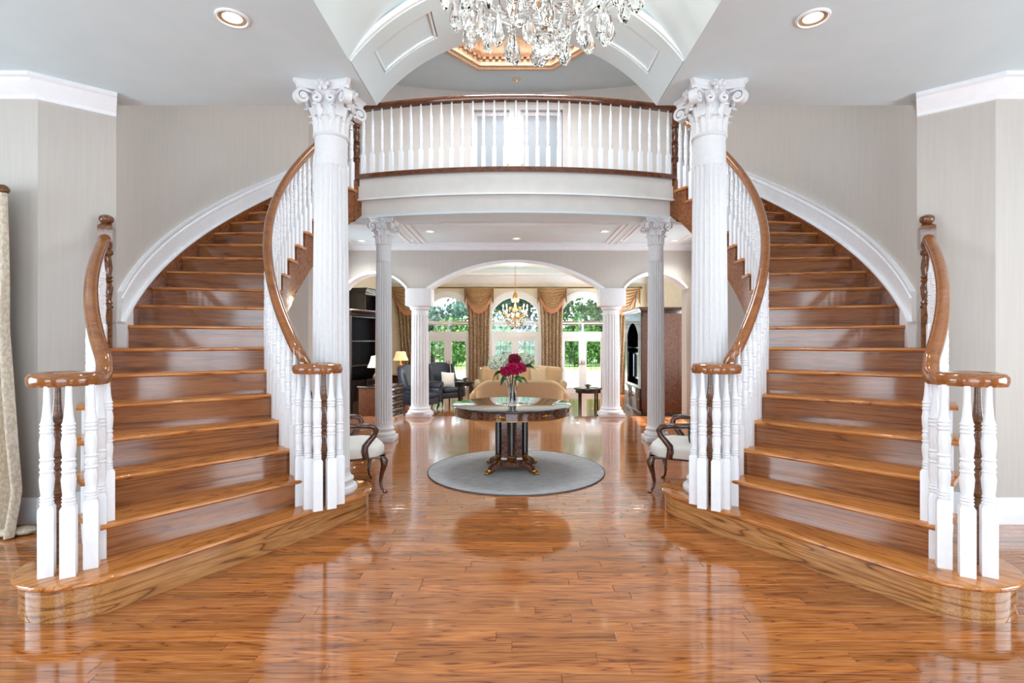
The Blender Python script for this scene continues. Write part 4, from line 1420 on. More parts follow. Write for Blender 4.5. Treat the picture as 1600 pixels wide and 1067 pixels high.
add('base_block', MB().lathe([(0.20, 0.05), (0.215, 0.06), (0.215, 0.115), (0.20, 0.13), (0.002, 0.135)], 8, a0=R(22.5)), 'rosewood', tb, smooth=10)
for k in range(4):
    a = R(45 + 90 * k)
    lp = []
    for (x, z, w, h) in ((0.12, 0.085, 0.05, 0.045), (0.22, 0.082, 0.045, 0.042), (0.29, 0.062, 0.038, 0.034), (0.34, 0.042, 0.036, 0.032)):
        lp.append([(x, w * c, z + h * d) for c, d in ((-1, -0.8), (1, -0.8), (1, 0.4), (0.6, 1), (-0.6, 1), (-1, 0.4))])
    ft = add('foot', MB().loft(lp), 'rosewood', tb, rot=(0, 0, a), smooth=50)
    pw = MB()
    pw.ell((0.345, 0, 0.034), (0.045, 0.036, 0.032), 10, 6)
    for q in (-1, 0, 1):
        pw.ell((0.385, q * 0.022, 0.016), (0.03, 0.012, 0.0155), 8, 5)
    add('paw', pw, 'brass', ft, smooth=60)

TT = 0.012 + 0.748
VX, VY = -0.045, 5.78
vz = thing('crystal_vase', 'cut crystal vase holding flowers on the pedestal table', 'vase', (VX, VY, TT))
vp = [(0.002, 0.0), (0.050, 0.0), (0.054, 0.01), (0.050, 0.03), (0.046, 0.08), (0.050, 0.15), (0.062, 0.22), (0.078, 0.285), (0.080, 0.295), (0.074, 0.295), (0.057, 0.22), (0.044, 0.15), (0.040, 0.08), (0.042, 0.04), (0.002, 0.03)]
mb = MB()
lp = []
for i, (r, z) in enumerate(vp):
    outer_ = i < 9 and 0.02 < z < 0.28
    lp.append([(r * (1 - (0.09 if (k + (i % 2)) % 2 and outer_ else 0)) * cos(2 * pi * k / 24), r * (1 - (0.09 if (k + (i % 2)) % 2 and outer_ else 0)) * sin(2 * pi * k / 24), z) for k in range(24)])
add('body', mb.loft(lp), 'vase_crystal', vz, smooth=15)
add('water', MB().lathe([(0.002, 0.034), (0.040, 0.041), (0.039, 0.08), (0.042, 0.14), (0.002, 0.14)], 20), 'vase_crystal', vz)

def bloom(r, n, seed, petal, flat=0.8, curl=0.75):
    """a ball of overlapping cupped petals"""
    g = random.Random(seed)
    mb = MB()
    for k in range(n):
        zc = 1 - 1.7 * (k + 0.5) / n
        a = k * 2.39996 + g.uniform(-0.2, 0.2)
        d = Vector((sqrt(max(0, 1 - zc * zc)) * cos(a), sqrt(max(0, 1 - zc * zc)) * sin(a), zc))
        t = d.cross(Vector((0, 0, 1)))
        t = t.normalized() if t.length > 0.01 else Vector((1, 0, 0))
        b = t.cross(d)
        p = Vector((d.x * r, d.y * r, d.z * r * flat)) * g.uniform(0.82, 1.0)
        tw = g.uniform(0, 6.3)
        u, v = t * cos(tw) + b * sin(tw), b * cos(tw) - t * sin(tw)
        sp = petal * g.uniform(0.8, 1.2)
        n0 = len(mb.v)
        mb.v += [tuple(p - d * sp * 0.3), tuple(p + u * sp), tuple(p + (u + v) * sp * 0.75 + d * sp * curl), tuple(p + v * sp), tuple(p + (v - u) * sp * 0.75 + d * sp * curl), tuple(p - u * sp), tuple(p - (u + v) * sp * 0.75 + d * sp * curl), tuple(p - v * sp), tuple(p + (u - v) * sp * 0.75 + d * sp * curl)]
        for q in range(8):
            mb.f.append((n0, n0 + 1 + q, n0 + 1 + (q + 1) % 8))
    mb.ell((0, 0, 0), (r * 0.7, r * 0.7, r * 0.7 * flat), 10, 6)
    return mb
def leaf_mb(ln, wd):
    def fn(u, v):
        w = wd * sin(pi * min(1, u * 0.96 + 0.03)) ** 0.8
        return ((ln * u, (v - 0.5) * w, 0.16 * ln * sin(u * pi) - 0.25 * ln * u * u + 0.12 * abs(v - 0.5) * w), (0, 0, 1))
    return MB().slab(fn, 8, 4, 0.0015)
def flower(name, label, cat, off, r, n, seed, petal, material, leaves=()):
    f = thing(name, label, cat, (VX, VY, TT + 0.045), 0, 'flowers in the crystal vase')
    hx, hy, hz = off
    add('bloom', bloom(r, n, seed, petal), material, f, (hx, hy, hz), smooth=60)
    bx = random.Random(seed)
    q0 = (bx.uniform(-0.02, 0.02), bx.uniform(-0.02, 0.02), 0.0)
    path = [q0, (q0[0] * 0.5 + hx * 0.1, q0[1] * 0.5 + hy * 0.1, 0.14), (hx * 0.42, hy * 0.42, 0.26), (hx * 0.9, hy * 0.9, hz - r * 0.3)]
    add('stem', MB().sweep(path, circle(0.004, 6), up=(0, 1, 0)), 'stem_green', f, smooth=60)
    for (p, ln, wd, ro) in leaves:
        add('leaf', leaf_mb(ln, wd), 'leaf_green', f, p, ro, smooth=60)
    return f
flower('pink_peony', 'large magenta peony at the front of the vase', 'flower', (0.005, -0.04, 0.36), 0.078, 70, 1, 0.030, 'magenta_petal', [((0.02, -0.05, 0.27), 0.13, 0.075, (0.3, 0.2, R(-50))), ((-0.03, -0.05, 0.28), 0.11, 0.07, (-0.2, 0.2, R(200)))])
flower('pink_peony', 'magenta peony leaning right in the vase', 'flower', (0.088, 0.01, 0.37), 0.06, 50, 2, 0.026, 'magenta_petal', [((0.06, -0.03, 0.26), 0.13, 0.08, (0.2, 0.3, R(-10)))])
flower('pink_peony', 'small magenta peony leaning left in the vase', 'flower', (-0.075, -0.03, 0.33), 0.05, 44, 3, 0.024, 'magenta_petal', [((-0.05, -0.05, 0.26), 0.12, 0.07, (0, 0.5, R(215)))])
flower('crimson_peony', 'dark crimson peony at the top of the bouquet', 'flower', (0.025, 0.03, 0.47), 0.06, 50, 4, 0.024, 'crimson_petal')
flower('white_hydrangea', 'white hydrangea head on the left of the bouquet', 'flower', (-0.165, 0.02, 0.42), 0.105, 120, 5, 0.02, 'white_petal', [((-0.11, -0.06, 0.33), 0.17, 0.13, (0.5, 0.55, R(205)))])
flower('white_hydrangea', 'white hydrangea head at the back right of the bouquet', 'flower', (0.13, 0.10, 0.46), 0.095, 110, 6, 0.02, 'white_petal', [((0.13, 0.0, 0.38), 0.17, 0.12, (-0.4, 0.1, R(-20))), ((0.14, 0.06, 0.40), 0.15, 0.10, (0.4, -0.2, R(30)))])
flower('white_hydrangea', 'pale green hydrangea head low behind the crimson peony', 'flower', (-0.04, 0.11, 0.46), 0.09, 100, 8, 0.02, 'white_petal')

# ================================================================== HALL ARMCHAIRS
def cabriole(h, flip=1.0):
    lp = []
    for (z, ox, w) in ((1.0, 0.0, 0.034), (0.86, 0.018, 0.040), (0.72, 0.016, 0.032), (0.5, -0.002, 0.022), (0.28, -0.012, 0.016), (0.12, -0.004, 0.014), (0.05, 0.014, 0.018), (0.03, 0.026, 0.024), (0.0, 0.026, 0.022)):
        lp.append([(ox * flip + w * cos(2 * pi * k / 10), -ox + w * sin(2 * pi * k / 10), z * h) for k in range(10)])
    return MB().loft(lp)
def hall_chair(label, x, y, rz):
    c = thing('armchair', label, 'armchair', (x, y, 0), rz, 'armchairs beside the stairs')
    W2, D2, H = 0.31, 0.29, 0.36
    for sx in (-1, 1):
        add('leg', cabriole(H, sx), 'mahogany', c, (sx * (W2 - 0.03), -D2 + 0.03, 0), smooth=60)
        add('leg', cabriole(H, sx * 0.4).mirror(1), 'mahogany', c, (sx * (W2 - 0.06), D2 - 0.03, 0), smooth=60)
    add('seat_frame', MB().loft([[(x_ * k, y_ * k, z) for x_, y_ in ((-W2, -D2), (-0.1, -D2 - 0.03), (0.1, -D2 - 0.03), (W2, -D2), (W2 - 0.04, D2), (-W2 + 0.04, D2))] for k, z in ((0.97, 0.335), (1.0, 0.345), (1.0, 0.36))]), 'mahogany', c)
    st = MB()
    lp = []
    for k, z in ((1.0, 0.36), (1.02, 0.38), (1.02, 0.44), (0.97, 0.468), (0.8, 0.482), (0.4, 0.488)):
        lp.append([(max(-1, min(1, 1.18 * cos(a))) * W2 * k, max(-1, min(1, 1.18 * sin(a))) * D2 * k - 0.01, z) for a in [2 * pi * q / 32 for q in range(32)]])
    add('seat', st.loft(lp), 'ivory_fabric', c, smooth=50)
    nails = MB()
    for q in range(26):
        nails.ell((-W2 + 0.02 + q * (2 * W2 - 0.04) / 25, -D2 - 0.008, 0.372), (0.006, 0.006, 0.006), 6, 4)
    add('nail_trim', nails, 'brass', c)
    # back: curved uprights, padded splat, top rail
    add('backrest', MB().slab(lambda u, v: (((u - 0.5) * (0.50 + 0.05 * v), D2 - 0.02 + 0.10 * v + 0.02 * cos((u - 0.5) * pi), 0.47 + 0.50 * v), (0, 1, 0)), 10, 8, 0.035), 'ivory_fabric', c, smooth=60)
    for sx in (-1, 1):
        add('back_post', MB().sweep([(sx * 0.26, D2 - 0.02, 0.34), (sx * 0.26, D2, 0.55), (sx * 0.275, D2 + 0.05, 0.78), (sx * 0.285, D2 + 0.10, 1.0)], circle(0.02, 8), up=(1, 0, 0)), 'mahogany', c, smooth=60)
        arm = [(sx * 0.275, D2 + 0.02, 0.68), (sx * 0.31, 0.14, 0.685), (sx * 0.335, 0.0, 0.675), (sx * 0.345, -0.10, 0.67), (sx * 0.34, -0.165, 0.655), (sx * 0.335, -0.19, 0.62), (sx * 0.33, -0.175, 0.57), (sx * 0.325, -0.13, 0.52), (sx * 0.32, -0.09, 0.47), (sx * 0.315, -0.085, 0.42), (sx * 0.312, -0.10, 0.35)]
        add('armrest', MB().sweep(arm, [(a * 1.15, b) for a, b in circle(0.023, 8)], up=(1, 0, 0), scale=[1, 1, 1, 1.05, 1.1, 1.1, 1.05, 1.1, 1.25, 1.35, 1.2]), 'mahogany', c, smooth=60)
    add('top_rail', MB().sweep([(-0.29, D2 + 0.10, 0.98), (-0.18, D2 + 0.125, 1.025), (0, D2 + 0.13, 1.05), (0.18, D2 + 0.125, 1.025), (0.29, D2 + 0.10, 0.98)], [(a, b * 1.4) for a, b in circle(0.022, 8)]), 'mahogany', c, smooth=60)
    return c
hall_chair('mahogany armchair with ivory seat behind the left tall column', -1.68, 5.15, R(118))
hall_chair('mahogany armchair with ivory seat behind the right tall column', 1.70, 5.15, R(-118))
def pillow_mb(w, h, t):
    sg = lambda v, k: math.copysign(abs(v) ** k, v)
    def pt(u, v, sgn):
        x, z = 2 * u - 1, 2 * v - 1
        edge = max(0.0, (1 - x * x) * (1 - z * z)) ** 0.45
        pin = 1 - 0.07 * (1 - abs(x) ** 2) * abs(z) ** 2
        pin2 = 1 - 0.07 * (1 - abs(z) ** 2) * abs(x) ** 2
        return (x * w / 2 * pin2, sgn * t / 2 * edge, z * h / 2 * pin)
    mb = MB()
    mb.grid(lambda u, v: pt(u, v, -1), 12, 12)
    mb.grid(lambda u, v: pt(u, v, 1), 12, 12)
    return mb
def pillow(label, x, y, z, w, h, t, rot, material, group=None):
    p = thing('cushion', label, 'cushion', (x, y, z), 0, group)
    p.rotation_euler = rot
    add('cover', pillow_mb(w, h, t), material, p, smooth=60)
    pth = [(w / 2 * 0.985 * a, 0, h / 2 * 0.985 * b) for a, b in ((-1, -1), (0, -0.93), (1, -1), (0.93, 0), (1, 1), (0, 0.93), (-1, 1), (-0.93, 0))]
    add('piping', MB().sweep(pth, circle(0.006, 5), up=(0, 1, 0), closed_path=True), material, p, smooth=60)
    return p
pillow('dark slate cushion on the armchair behind the right column', 1.79, 5.09, 0.66, 0.36, 0.36, 0.13, (R(-12), R(8), R(-118)), 'dark_pillow')

# ================================================================== LEFT FOREGROUND DRAPE
dr = thing('window_drape', 'pale patterned floor length drape at the far left edge', 'curtain', (-4.25, 3.97, 0))
def drape_fn(u, v):
    # u along the width, v from floor to rod
    x1 = 0.30 + 0.17 * max(0.0, 1 - v / 0.6)
    x0 = -0.55
    x = x0 + (x1 - x0) * u
    amp = 0.055 * (1 - 0.3 * v)
    y = amp * sin(u * 7 * 2 * pi) + 0.02 * sin(u * 17 + v * 5) - (0.10 * max(0, 0.12 - v) / 0.12)
    n = Vector((-amp * 14 * pi * cos(u * 14 * pi) / 0.9, 1, 0)).normalized()
    return ((x, y, 0.012 + 2.62 * v), n)
add('drape', MB().slab(drape_fn, 84, 24, 0.006), 'damask_pale', dr, smooth=70)
pool = MB()
for k in range(5):
    pool.ell((0.18 + 0.07 * k, -0.06 + 0.03 * sin(k * 2), 0.03), (0.085, 0.07, 0.03), 10, 6)
add('pooled_hem', pool, 'damask_pale', dr, smooth=70)
add('rod', MB().lathe([(0.02, -0.65), (0.02, 0.22)], 10).xf(Matrix.Translation((0, 0.0, 2.66)) @ Matrix.Rotation(R(90), 4, 'Y')), 'lamp_bronze', dr)
add('finial', MB().ell((0.26, 0, 2.66), (0.05, 0.04, 0.04), 10, 8), 'lamp_bronze', dr)

# ================================================================== LIVING ROOM
def sofa(label, x, y, rz, w, material, camel=True, back_h=0.86):
    s_ = thing('sofa', label, 'sofa', (x, y, LIV), rz)
    hw, dp = w / 2, 0.86
    add('frame', MB().rbox(-hw + 0.05, hw - 0.05, -dp / 2 + 0.05, dp / 2 - 0.02, 0.12, 0.36, 0.03), material, s_, smooth=50)
    # back with a humped top
    def bk(u, v):
        xx = (u - 0.5) * (w - 0.06)
        q = abs(2 * u - 1)
        top = back_h - (0.20 * max(0, (q - 0.72) / 0.28) ** 1.6 if camel else 0.05 * q ** 4)
        return ((xx, dp / 2 - 0.16 + 0.10 * v - 0.10 * max(0, (q - 0.8) / 0.2) ** 2, 0.14 + (top - 0.14) * v), (0, 1, 0))
    b = add('backrest', MB().slab(bk, 26, 6, 0.13), material, s_, smooth=60)
    pth = [Vector(bk(k / 26, 1)[0]) + Vector((0, 0.06, 0.012)) for k in range(27)]
    add('welt', MB().sweep(pth, circle(0.055, 8)), material, b, smooth=60)
    for sx in (-1, 1):
        a = add('arm', MB().rbox(sx * hw - 0.09, sx * hw + 0.09, -dp / 2 + 0.04, dp / 2 - 0.05, 0.12, 0.52, 0.04), material, s_, smooth=50)
        add('arm_roll', MB().lathe([(0.07, -dp / 2 + 0.02), (0.105, -dp / 2 + 0.03), (0.105, dp / 2 - 0.10), (0.07, dp / 2 - 0.06)], 16).xf(Matrix.Translation((sx * hw + sx * 0.02, 0, 0.54)) @ Matrix.Rotation(R(-90), 4, 'X')), material, a, smooth=50)
    for q in range(3):
        cw = (w - 0.24) / 3
        add('seat_cushion', MB().rbox(-hw + 0.12 + cw * q + 0.005, -hw + 0.12 + cw * (q + 1) - 0.005, -dp / 2, dp / 2 - 0.2, 0.36, 0.48, 0.035, 3), material, s_, smooth=50)
    for sx in (-1, 1):
        for sy in (-1, 1):
            add('leg', MB().lathe([(0.02, 0), (0.03, 0.04), (0.035, 0.13)], 10), 'mahogany', s_, (sx * (hw - 0.12), sy * (dp / 2 - 0.12), 0))
    return s_
sofa('tan camelback sofa turned away from the hall', 0.10, 12.0, 0.0, 2.05, 'tan_fabric')
for o in [bpy.data.objects['sofa']]:
    o.rotation_euler = (0, 0, pi)
    o.location = (0.10, 12.0, LIV)
sofa('beige sofa facing the hall in front of the middle doors', 0.14, 15.2, 0.0, 2.5, 'beige_fabric', camel=False, back_h=0.98)
for k, (lb, x, w, rz, m) in enumerate((('tan cushion at the left end of the beige sofa', -0.78, 0.52, 6, 'tan_fabric'), ('pale cushion beside the left end of the beige sofa', -0.28, 0.48, -5, 'beige_fabric'), ('tan cushion in the middle of the beige sofa', 0.22, 0.5, 3, 'tan_fabric'), ('pale cushion right of centre on the beige sofa', 0.70, 0.5, -6, 'beige_fabric'), ('tan cushion at the right end of the beige sofa', 1.16, 0.5, 9, 'tan_fabric'))):
    pillow(lb, x, 15.32, LIV + 0.76, w, 0.50, 0.16, (R(-14), R(rz), 0), m, 'cushions on the beige sofa')

def wing_chair(label, x, y, rz):
    c = thing('wing_chair', label, 'armchair', (x, y, LIV), rz, 'navy wing chairs')
    m = 'navy_leather'
    add('frame', MB().rbox(-0.34, 0.34, -0.36, 0.34, 0.22, 0.40, 0.03), m, c, smooth=50)
    add('seat_cushion', MB().rbox(-0.29, 0.29, -0.40, 0.24, 0.39, 0.51, 0.04, 3), m, c, smooth=50)
    def bk(u, v):
        q = abs(2 * u - 1)
        return (((u - 0.5) * 0.66, 0.22 + 0.12 * v, 0.40 + (0.80 - 0.09 * q ** 2.5) * v), (0, 1, 0))
    add('backrest', MB().slab(bk, 12, 6, 0.13), m, c, smooth=60)
    for sx in (-1, 1):
        def wg(u, v):
            # u: depth from back to front, v: height; the wing sweeps down into the arm
            top = 1.14 if u < 0.15 else 1.14 - 0.46 * (min(1, (u - 0.15) / 0.5)) ** 1.3
            return ((sx * (0.31 + 0.05 * sin(v * pi * 0.9)), 0.30 - 0.34 * u, 0.40 + (top - 0.40) * v), (sx, 0, 0))
        add('wing', MB().slab(wg, 10, 8, 0.07), m, c, smooth=60)
        a = add('arm', MB().rbox(sx * 0.36 - 0.06, sx * 0.36 + 0.06, -0.38, 0.25, 0.24, 0.62, 0.035), m, c, smooth=50)
        add('arm_roll', MB().lathe([(0.05, -0.40), (0.08, -0.39), (0.08, 0.22), (0.05, 0.25)], 14).xf(Matrix.Translation((sx * 0.37, 0, 0.64)) @ Matrix.Rotation(R(-90), 4, 'X')), m, a, smooth=50)
        add('leg', cabriole(0.24, sx), 'mahogany', c, (sx * 0.30, -0.33, 0), smooth=60)
        add('leg', MB().lathe([(0.018, 0), (0.026, 0.23)], 8), 'mahogany', c, (sx * 0.28, 0.28, 0))
    return c
wing_chair('navy wing chair half hidden behind the left pier', -2.40, 12.9, R(62))
wing_chair('navy wing chair with a pale cushion right of the left pier', -1.95, 14.4, R(38))
pillow('pale cream cushion on the navy wing chair', -1.88, 14.33, LIV + 0.72, 0.42, 0.42, 0.14, (R(-14), R(6), R(38)), 'ivory_fabric')

def side_table(label, x, y, r, h, ry=None):
    t = thing('side_table', label, 'table', (x, y, LIV), 0, 'dark occasional tables')
    ry = ry or r
    el = lambda k, z: [(r * k * cos(2 * pi * q / 32), ry * k * sin(2 * pi * q / 32), z) for q in range(32)]
    add('table_top', MB().loft([el(0.96, h - 0.03), el(1.0, h - 0.022), el(1.0, h - 0.006), el(0.97, h)]), 'ebony_wood', t)
    add('apron', MB().loft([el(0.86, h - 0.11), el(0.88, h - 0.1), el(0.88, h - 0.03)]), 'ebony_wood', t)
    for k in range(4):
        a = R(45 + 90 * k)
        add('leg', MB().lathe([(0.014, 0), (0.016, 0.06), (0.02, h * 0.5), (0.024, h - 0.06)], 8), 'ebony_wood', t, (r * 0.8 * cos(a), ry * 0.8 * sin(a), 0))
    return t
side_table('oval dark side table on slim legs right of the sofas', 1.72, 12.1, 0.34, 0.70, 0.28)
side_table('small dark side table between wing chair and sofa', -1.30, 13.3, 0.27, 0.76)
def dish(label, x, y, z):
    d = thing('glass_dish', label, 'dish', (x, y, z), 0, 'small dishes on the side tables')
    add('bowl', MB().lathe([(0.002, 0.0), (0.04, 0.0), (0.03, 0.015), (0.07, 0.05), (0.085, 0.075), (0.078, 0.075), (0.06, 0.05), (0.002, 0.025)], 16), 'vase_crystal', d)
    add('ornament', MB().ell((0, 0, 0.062), (0.05, 0.04, 0.04), 10, 6), 'lamp_bronze', d)
dish('small crystal dish on the oval side table', 1.72, 12.1, LIV + 0.70)
dish('small crystal dish on the table beside the wing chair', -1.30, 13.3, LIV + 0.76)

def chest(label, x, y, w, d, h, rz, material):
    c = thing('chest_of_drawers', label, 'chest', (x, y, LIV), rz)
    add('body', MB().box(-w / 2, w / 2, -d / 2, d / 2, 0.08, h - 0.03), material, c)
    add('top', MB().rbox(-w / 2 - 0.03, w / 2 + 0.03, -d / 2 - 0.03, d / 2 + 0.02, h - 0.03, h, 0.008), 'ebony_wood', c)
    add('plinth', MB().rbox(-w / 2 - 0.02, w / 2 + 0.02, -d / 2 - 0.02, d / 2, 0, 0.09, 0.008), material, c)
    for q in range(4):
        z0 = 0.11 + q * (h - 0.17) / 4
        dr_ = add('drawer', MB().rbox(-w / 2 + 0.03, w / 2 - 0.03, -d / 2 - 0.022, -d / 2 + 0.01, z0, z0 + (h - 0.17) / 4 - 0.02, 0.006), 'ebony_wood', c)
        for sx in (-1, 1):
            add('handle', MB().sweep([(sx * w * 0.25 + 0.05 * cos(a), -d / 2 - 0.03 - 0.012 * sin(-a), z0 + 0.07 + 0.02 * sin(a)) for a in [pi + pi * k / 8 for k in range(9)]], circle(0.006, 5), up=(0, 1, 0)), 'brass', dr_)
    return c
chest('dark chest of drawers carrying a lamp beyond the left arch', -3.02, 11.55, 0.95, 0.5, 0.82, R(68), 'mahogany')
chest('low brown chest against the left living room wall', -3.5, 15.4, 0.9, 0.5, 0.80, R(75), 'mahogany')
def lamp(label, x, y, z, sc=1.0, watts=10):
    l_ = thing('table_lamp', label, 'lamp', (x, y, z), 0, 'bronze table lamps')
    add('base', MB().lathe([(0.002, 0), (0.075, 0), (0.08, 0.015), (0.05, 0.03), (0.03, 0.05), (0.05, 0.09), (0.075, 0.14), (0.08, 0.18), (0.06, 0.24), (0.03, 0.28), (0.022, 0.31), (0.014, 0.34)], 18), 'lamp_bronze', l_)
    hp = MB()
    for k in range(6):
        a = 2 * pi * k / 6
        hp.ell((0.075 * cos(a), 0.075 * sin(a), 0.16), (0.018, 0.018, 0.05), 6, 5)
    add('relief', hp, 'lamp_bronze', l_)
    add('harp', MB().lathe([(0.006, 0.34), (0.006, 0.46)], 6), 'brass', l_)
    add('lamp_shade', MB().loft([[(r * (1 - 0.04 * (k % 2)) * cos(2 * pi * k / 24), r * (1 - 0.04 * (k % 2)) * sin(2 * pi * k / 24), z2) for k in range(24)] for r, z2 in ((0.205, 0.36), (0.20, 0.37), (0.155, 0.47), (0.125, 0.58), (0.12, 0.585))], caps=False), 'lamp_shade', l_, smooth=20)
    p = light('table_lamp_bulb', 'POINT', (0, 0, 0.45), watts, (1.0, 0.8, 0.55), shadow_soft_size=0.04)
    p.parent = l_
    for o_ in l_.children:
        pass
    l_.scale = (sc, sc, sc)
    return l_
lamp('bronze lamp with a cream bell shade on the dark chest', -3.08, 11.45, LIV + 0.82, 1.12, 12)
lamp('bronze lamp with a pale shade against the left wall', -3.45, 15.45, LIV + 0.80, 1.15, 12)
# small figurines on the chest
f = thing('figurine', 'small ivory figurine beside the lamp on the dark chest', 'figurine', (-2.94, 11.72, LIV + 0.82))
add('body', MB().lathe([(0.002, 0), (0.06, 0), (0.065, 0.02), (0.035, 0.06), (0.05, 0.11), (0.055, 0.15), (0.03, 0.20), (0.02, 0.22)], 12), 'ivory_fabric', f)
add('head', MB().ell((0, 0, 0.245), (0.03, 0.03, 0.035), 10, 7), 'ivory_fabric', f)

def hutch(label, x, y, w, d, h, rz):
    c = thing('display_cabinet', label, 'cabinet', (x, y, LIV), rz, 'dark cabinets along the left wall')
    add('body', MB().box(-w / 2, w / 2, d / 2 - 0.03, d / 2, 0, h).box(-w / 2, -w / 2 + 0.04, -d / 2, d / 2, 0, h).box(w / 2 - 0.04, w / 2, -d / 2, d / 2, 0, h), 'ebony_wood', c)
    for q in range(5):
        z = 0.02 + q * (h - 0.06) / 4
        add('shelf', MB().box(-w / 2 + 0.04, w / 2 - 0.04, -d / 2 + 0.02, d / 2 - 0.03, z, z + 0.03), 'ebony_wood', c)
    add('cornice', MB().loft([[(sx * (w / 2 + e), sy * (d / 2 + e * (1 if sy < 0 else 0)), h + z) for sx, sy in ((-1, -1), (1, -1), (1, 1), (-1, 1))] for e, z in ((0.0, -0.02), (0.03, 0.02), (0.05, 0.07), (0.09, 0.11), (0.09, 0.14))]), 'ebony_wood', c)
    for sx in (-1, 1):
        dd = add('door', frame_xz(sx * w / 4 - w / 4 + 0.03, sx * w / 4 + w / 4 - 0.03, 0.04, h * 0.36, 0.07, -d / 2 - 0.02, -d / 2 + 0.01), 'ebony_wood', c)
        add('panel', MB().box(sx * w / 4 - w / 4 + 0.1, sx * w / 4 + w / 4 - 0.1, -d / 2 - 0.008, -d / 2 + 0.005, 0.11, h * 0.36 - 0.07), 'ebony_wood', dd)
        add('knob', MB().ell((sx * 0.05, -d / 2 - 0.035, h * 0.2), (0.015, 0.02, 0.015), 8, 6), 'brass', dd)
    return c
def frame_xz(x0, x1, z0, z1, w, y0, y1):
    return MB().box(x0, x1, y0, y1, z0, z0 + w).box(x0, x1, y0, y1, z1 - w, z1).box(x0, x0 + w, y0, y1, z0 + w, z1 - w).box(x1 - w, x1, y0, y1, z0 + w, z1 - w)
hutch('black display cabinet behind the lamp beyond the left arch', -3.92, 12.6, 1.1, 0.5, 2.42, R(72))
hutch('taller dark cabinet further along the left living room wall', -4.06, 14.0, 1.2, 0.5, 3.05, R(80))

# armoire with television on the right
ar_ = thing('television_armoire', 'tall dark armoire with an arched opening and television at the right', 'armoire', (3.45, 12.85, LIV), R(-90))
w, d, h = 1.72, 0.98, 2.48
add('body', MB().box(-w / 2, w / 2, d / 2 - 0.03, d / 2, 0.1, h).box(-w / 2, -w / 2 + 0.05, -d / 2, d / 2, 0.1, h).box(w / 2 - 0.05, w / 2, -d / 2, d / 2, 0.1, h).box(-w / 2, w / 2, -d / 2, d / 2, h - 0.05, h).box(-w / 2, w / 2, -d / 2, d / 2, 0.10, 0.16), 'ebony_wood', ar_)
for sx in (-1, 1):
    add('side_panel', frame(-d / 2 + 0.0, d / 2, 0.2, h - 0.1, 0.12, 0, 0.015).xf(Matrix.Translation((sx * (w / 2 + (0.0 if sx < 0 else 0.0)), 0, 0)) @ Matrix(((0, 0, sx, 0), (1, 0, 0, 0), (0, 1, 0, 0), (0, 0, 0, 1)))), 'dark_walnut', ar_, smooth=0)
    add('side_board', MB().box(sx * w / 2 - 0.004, sx * w / 2 + 0.006, -d / 2 + 0.02, d / 2 - 0.02, 0.12, h - 0.02), 'dark_walnut', ar_)
add('cornice', MB().loft([[(sx * (w / 2 + e), sy * (d / 2 + e * (1 if sy < 0 else 0)), h + z) for sx, sy in ((-1, -1), (1, -1), (1, 1), (-1, 1))] for e, z in ((0.0, -0.04), (0.02, 0.0), (0.04, 0.05), (0.08, 0.09), (0.08, 0.12))]), 'ebony_wood', ar_)
add('plinth', MB().rbox(-w / 2 - 0.03, w / 2 + 0.03, -d / 2 - 0.03, d / 2, 0, 0.11, 0.01), 'ebony_wood', ar_)
af = arch_wall(MB(), -w / 2, w / 2, -d / 2 - 0.02, -d / 2 + 0.02, h, [(-0.58, 0.58, 0.75, 1.95, 0.30)], z0=0.1)
add('arched_front', af, 'ebony_wood', ar_)
add('shelf', MB().box(-w / 2 + 0.05, w / 2 - 0.05, -d / 2 + 0.03, d / 2 - 0.03, 0.70, 0.74).box(-w / 2 + 0.05, w / 2 - 0.05, -d / 2 + 0.1, d / 2 - 0.03, 1.62, 1.65), 'ebony_wood', ar_)
for sx in (-1, 1):
    dd = add('door', MB().rbox(min(sx * 0.02, sx * 0.80), max(sx * 0.02, sx * 0.80), -d / 2 - 0.04, -d / 2 - 0.018, 0.15, 0.68, 0.006), 'ebony_wood', ar_)
    add('knob', MB().ell((sx * 0.07, -d / 2 - 0.055, 0.45), (0.016, 0.02, 0.016), 8, 6), 'brass', dd)
tv = thing('television', 'grey cased television inside the dark armoire', 'television', (3.36, 12.85, LIV + 0.74), R(-90))
add('case', MB().rbox(-0.50, 0.50, -0.28, 0.30, 0.0, 0.80, 0.03), 'black_lacquer', tv, smooth=40)
add('bezel', frame_xz(-0.47, 0.47, 0.12, 0.77, 0.04, -0.30, -0.27), 'chrome', tv)
add('screen', MB().box(-0.43, 0.43, -0.288, -0.275, 0.16, 0.73), 'screen_dark', tv)

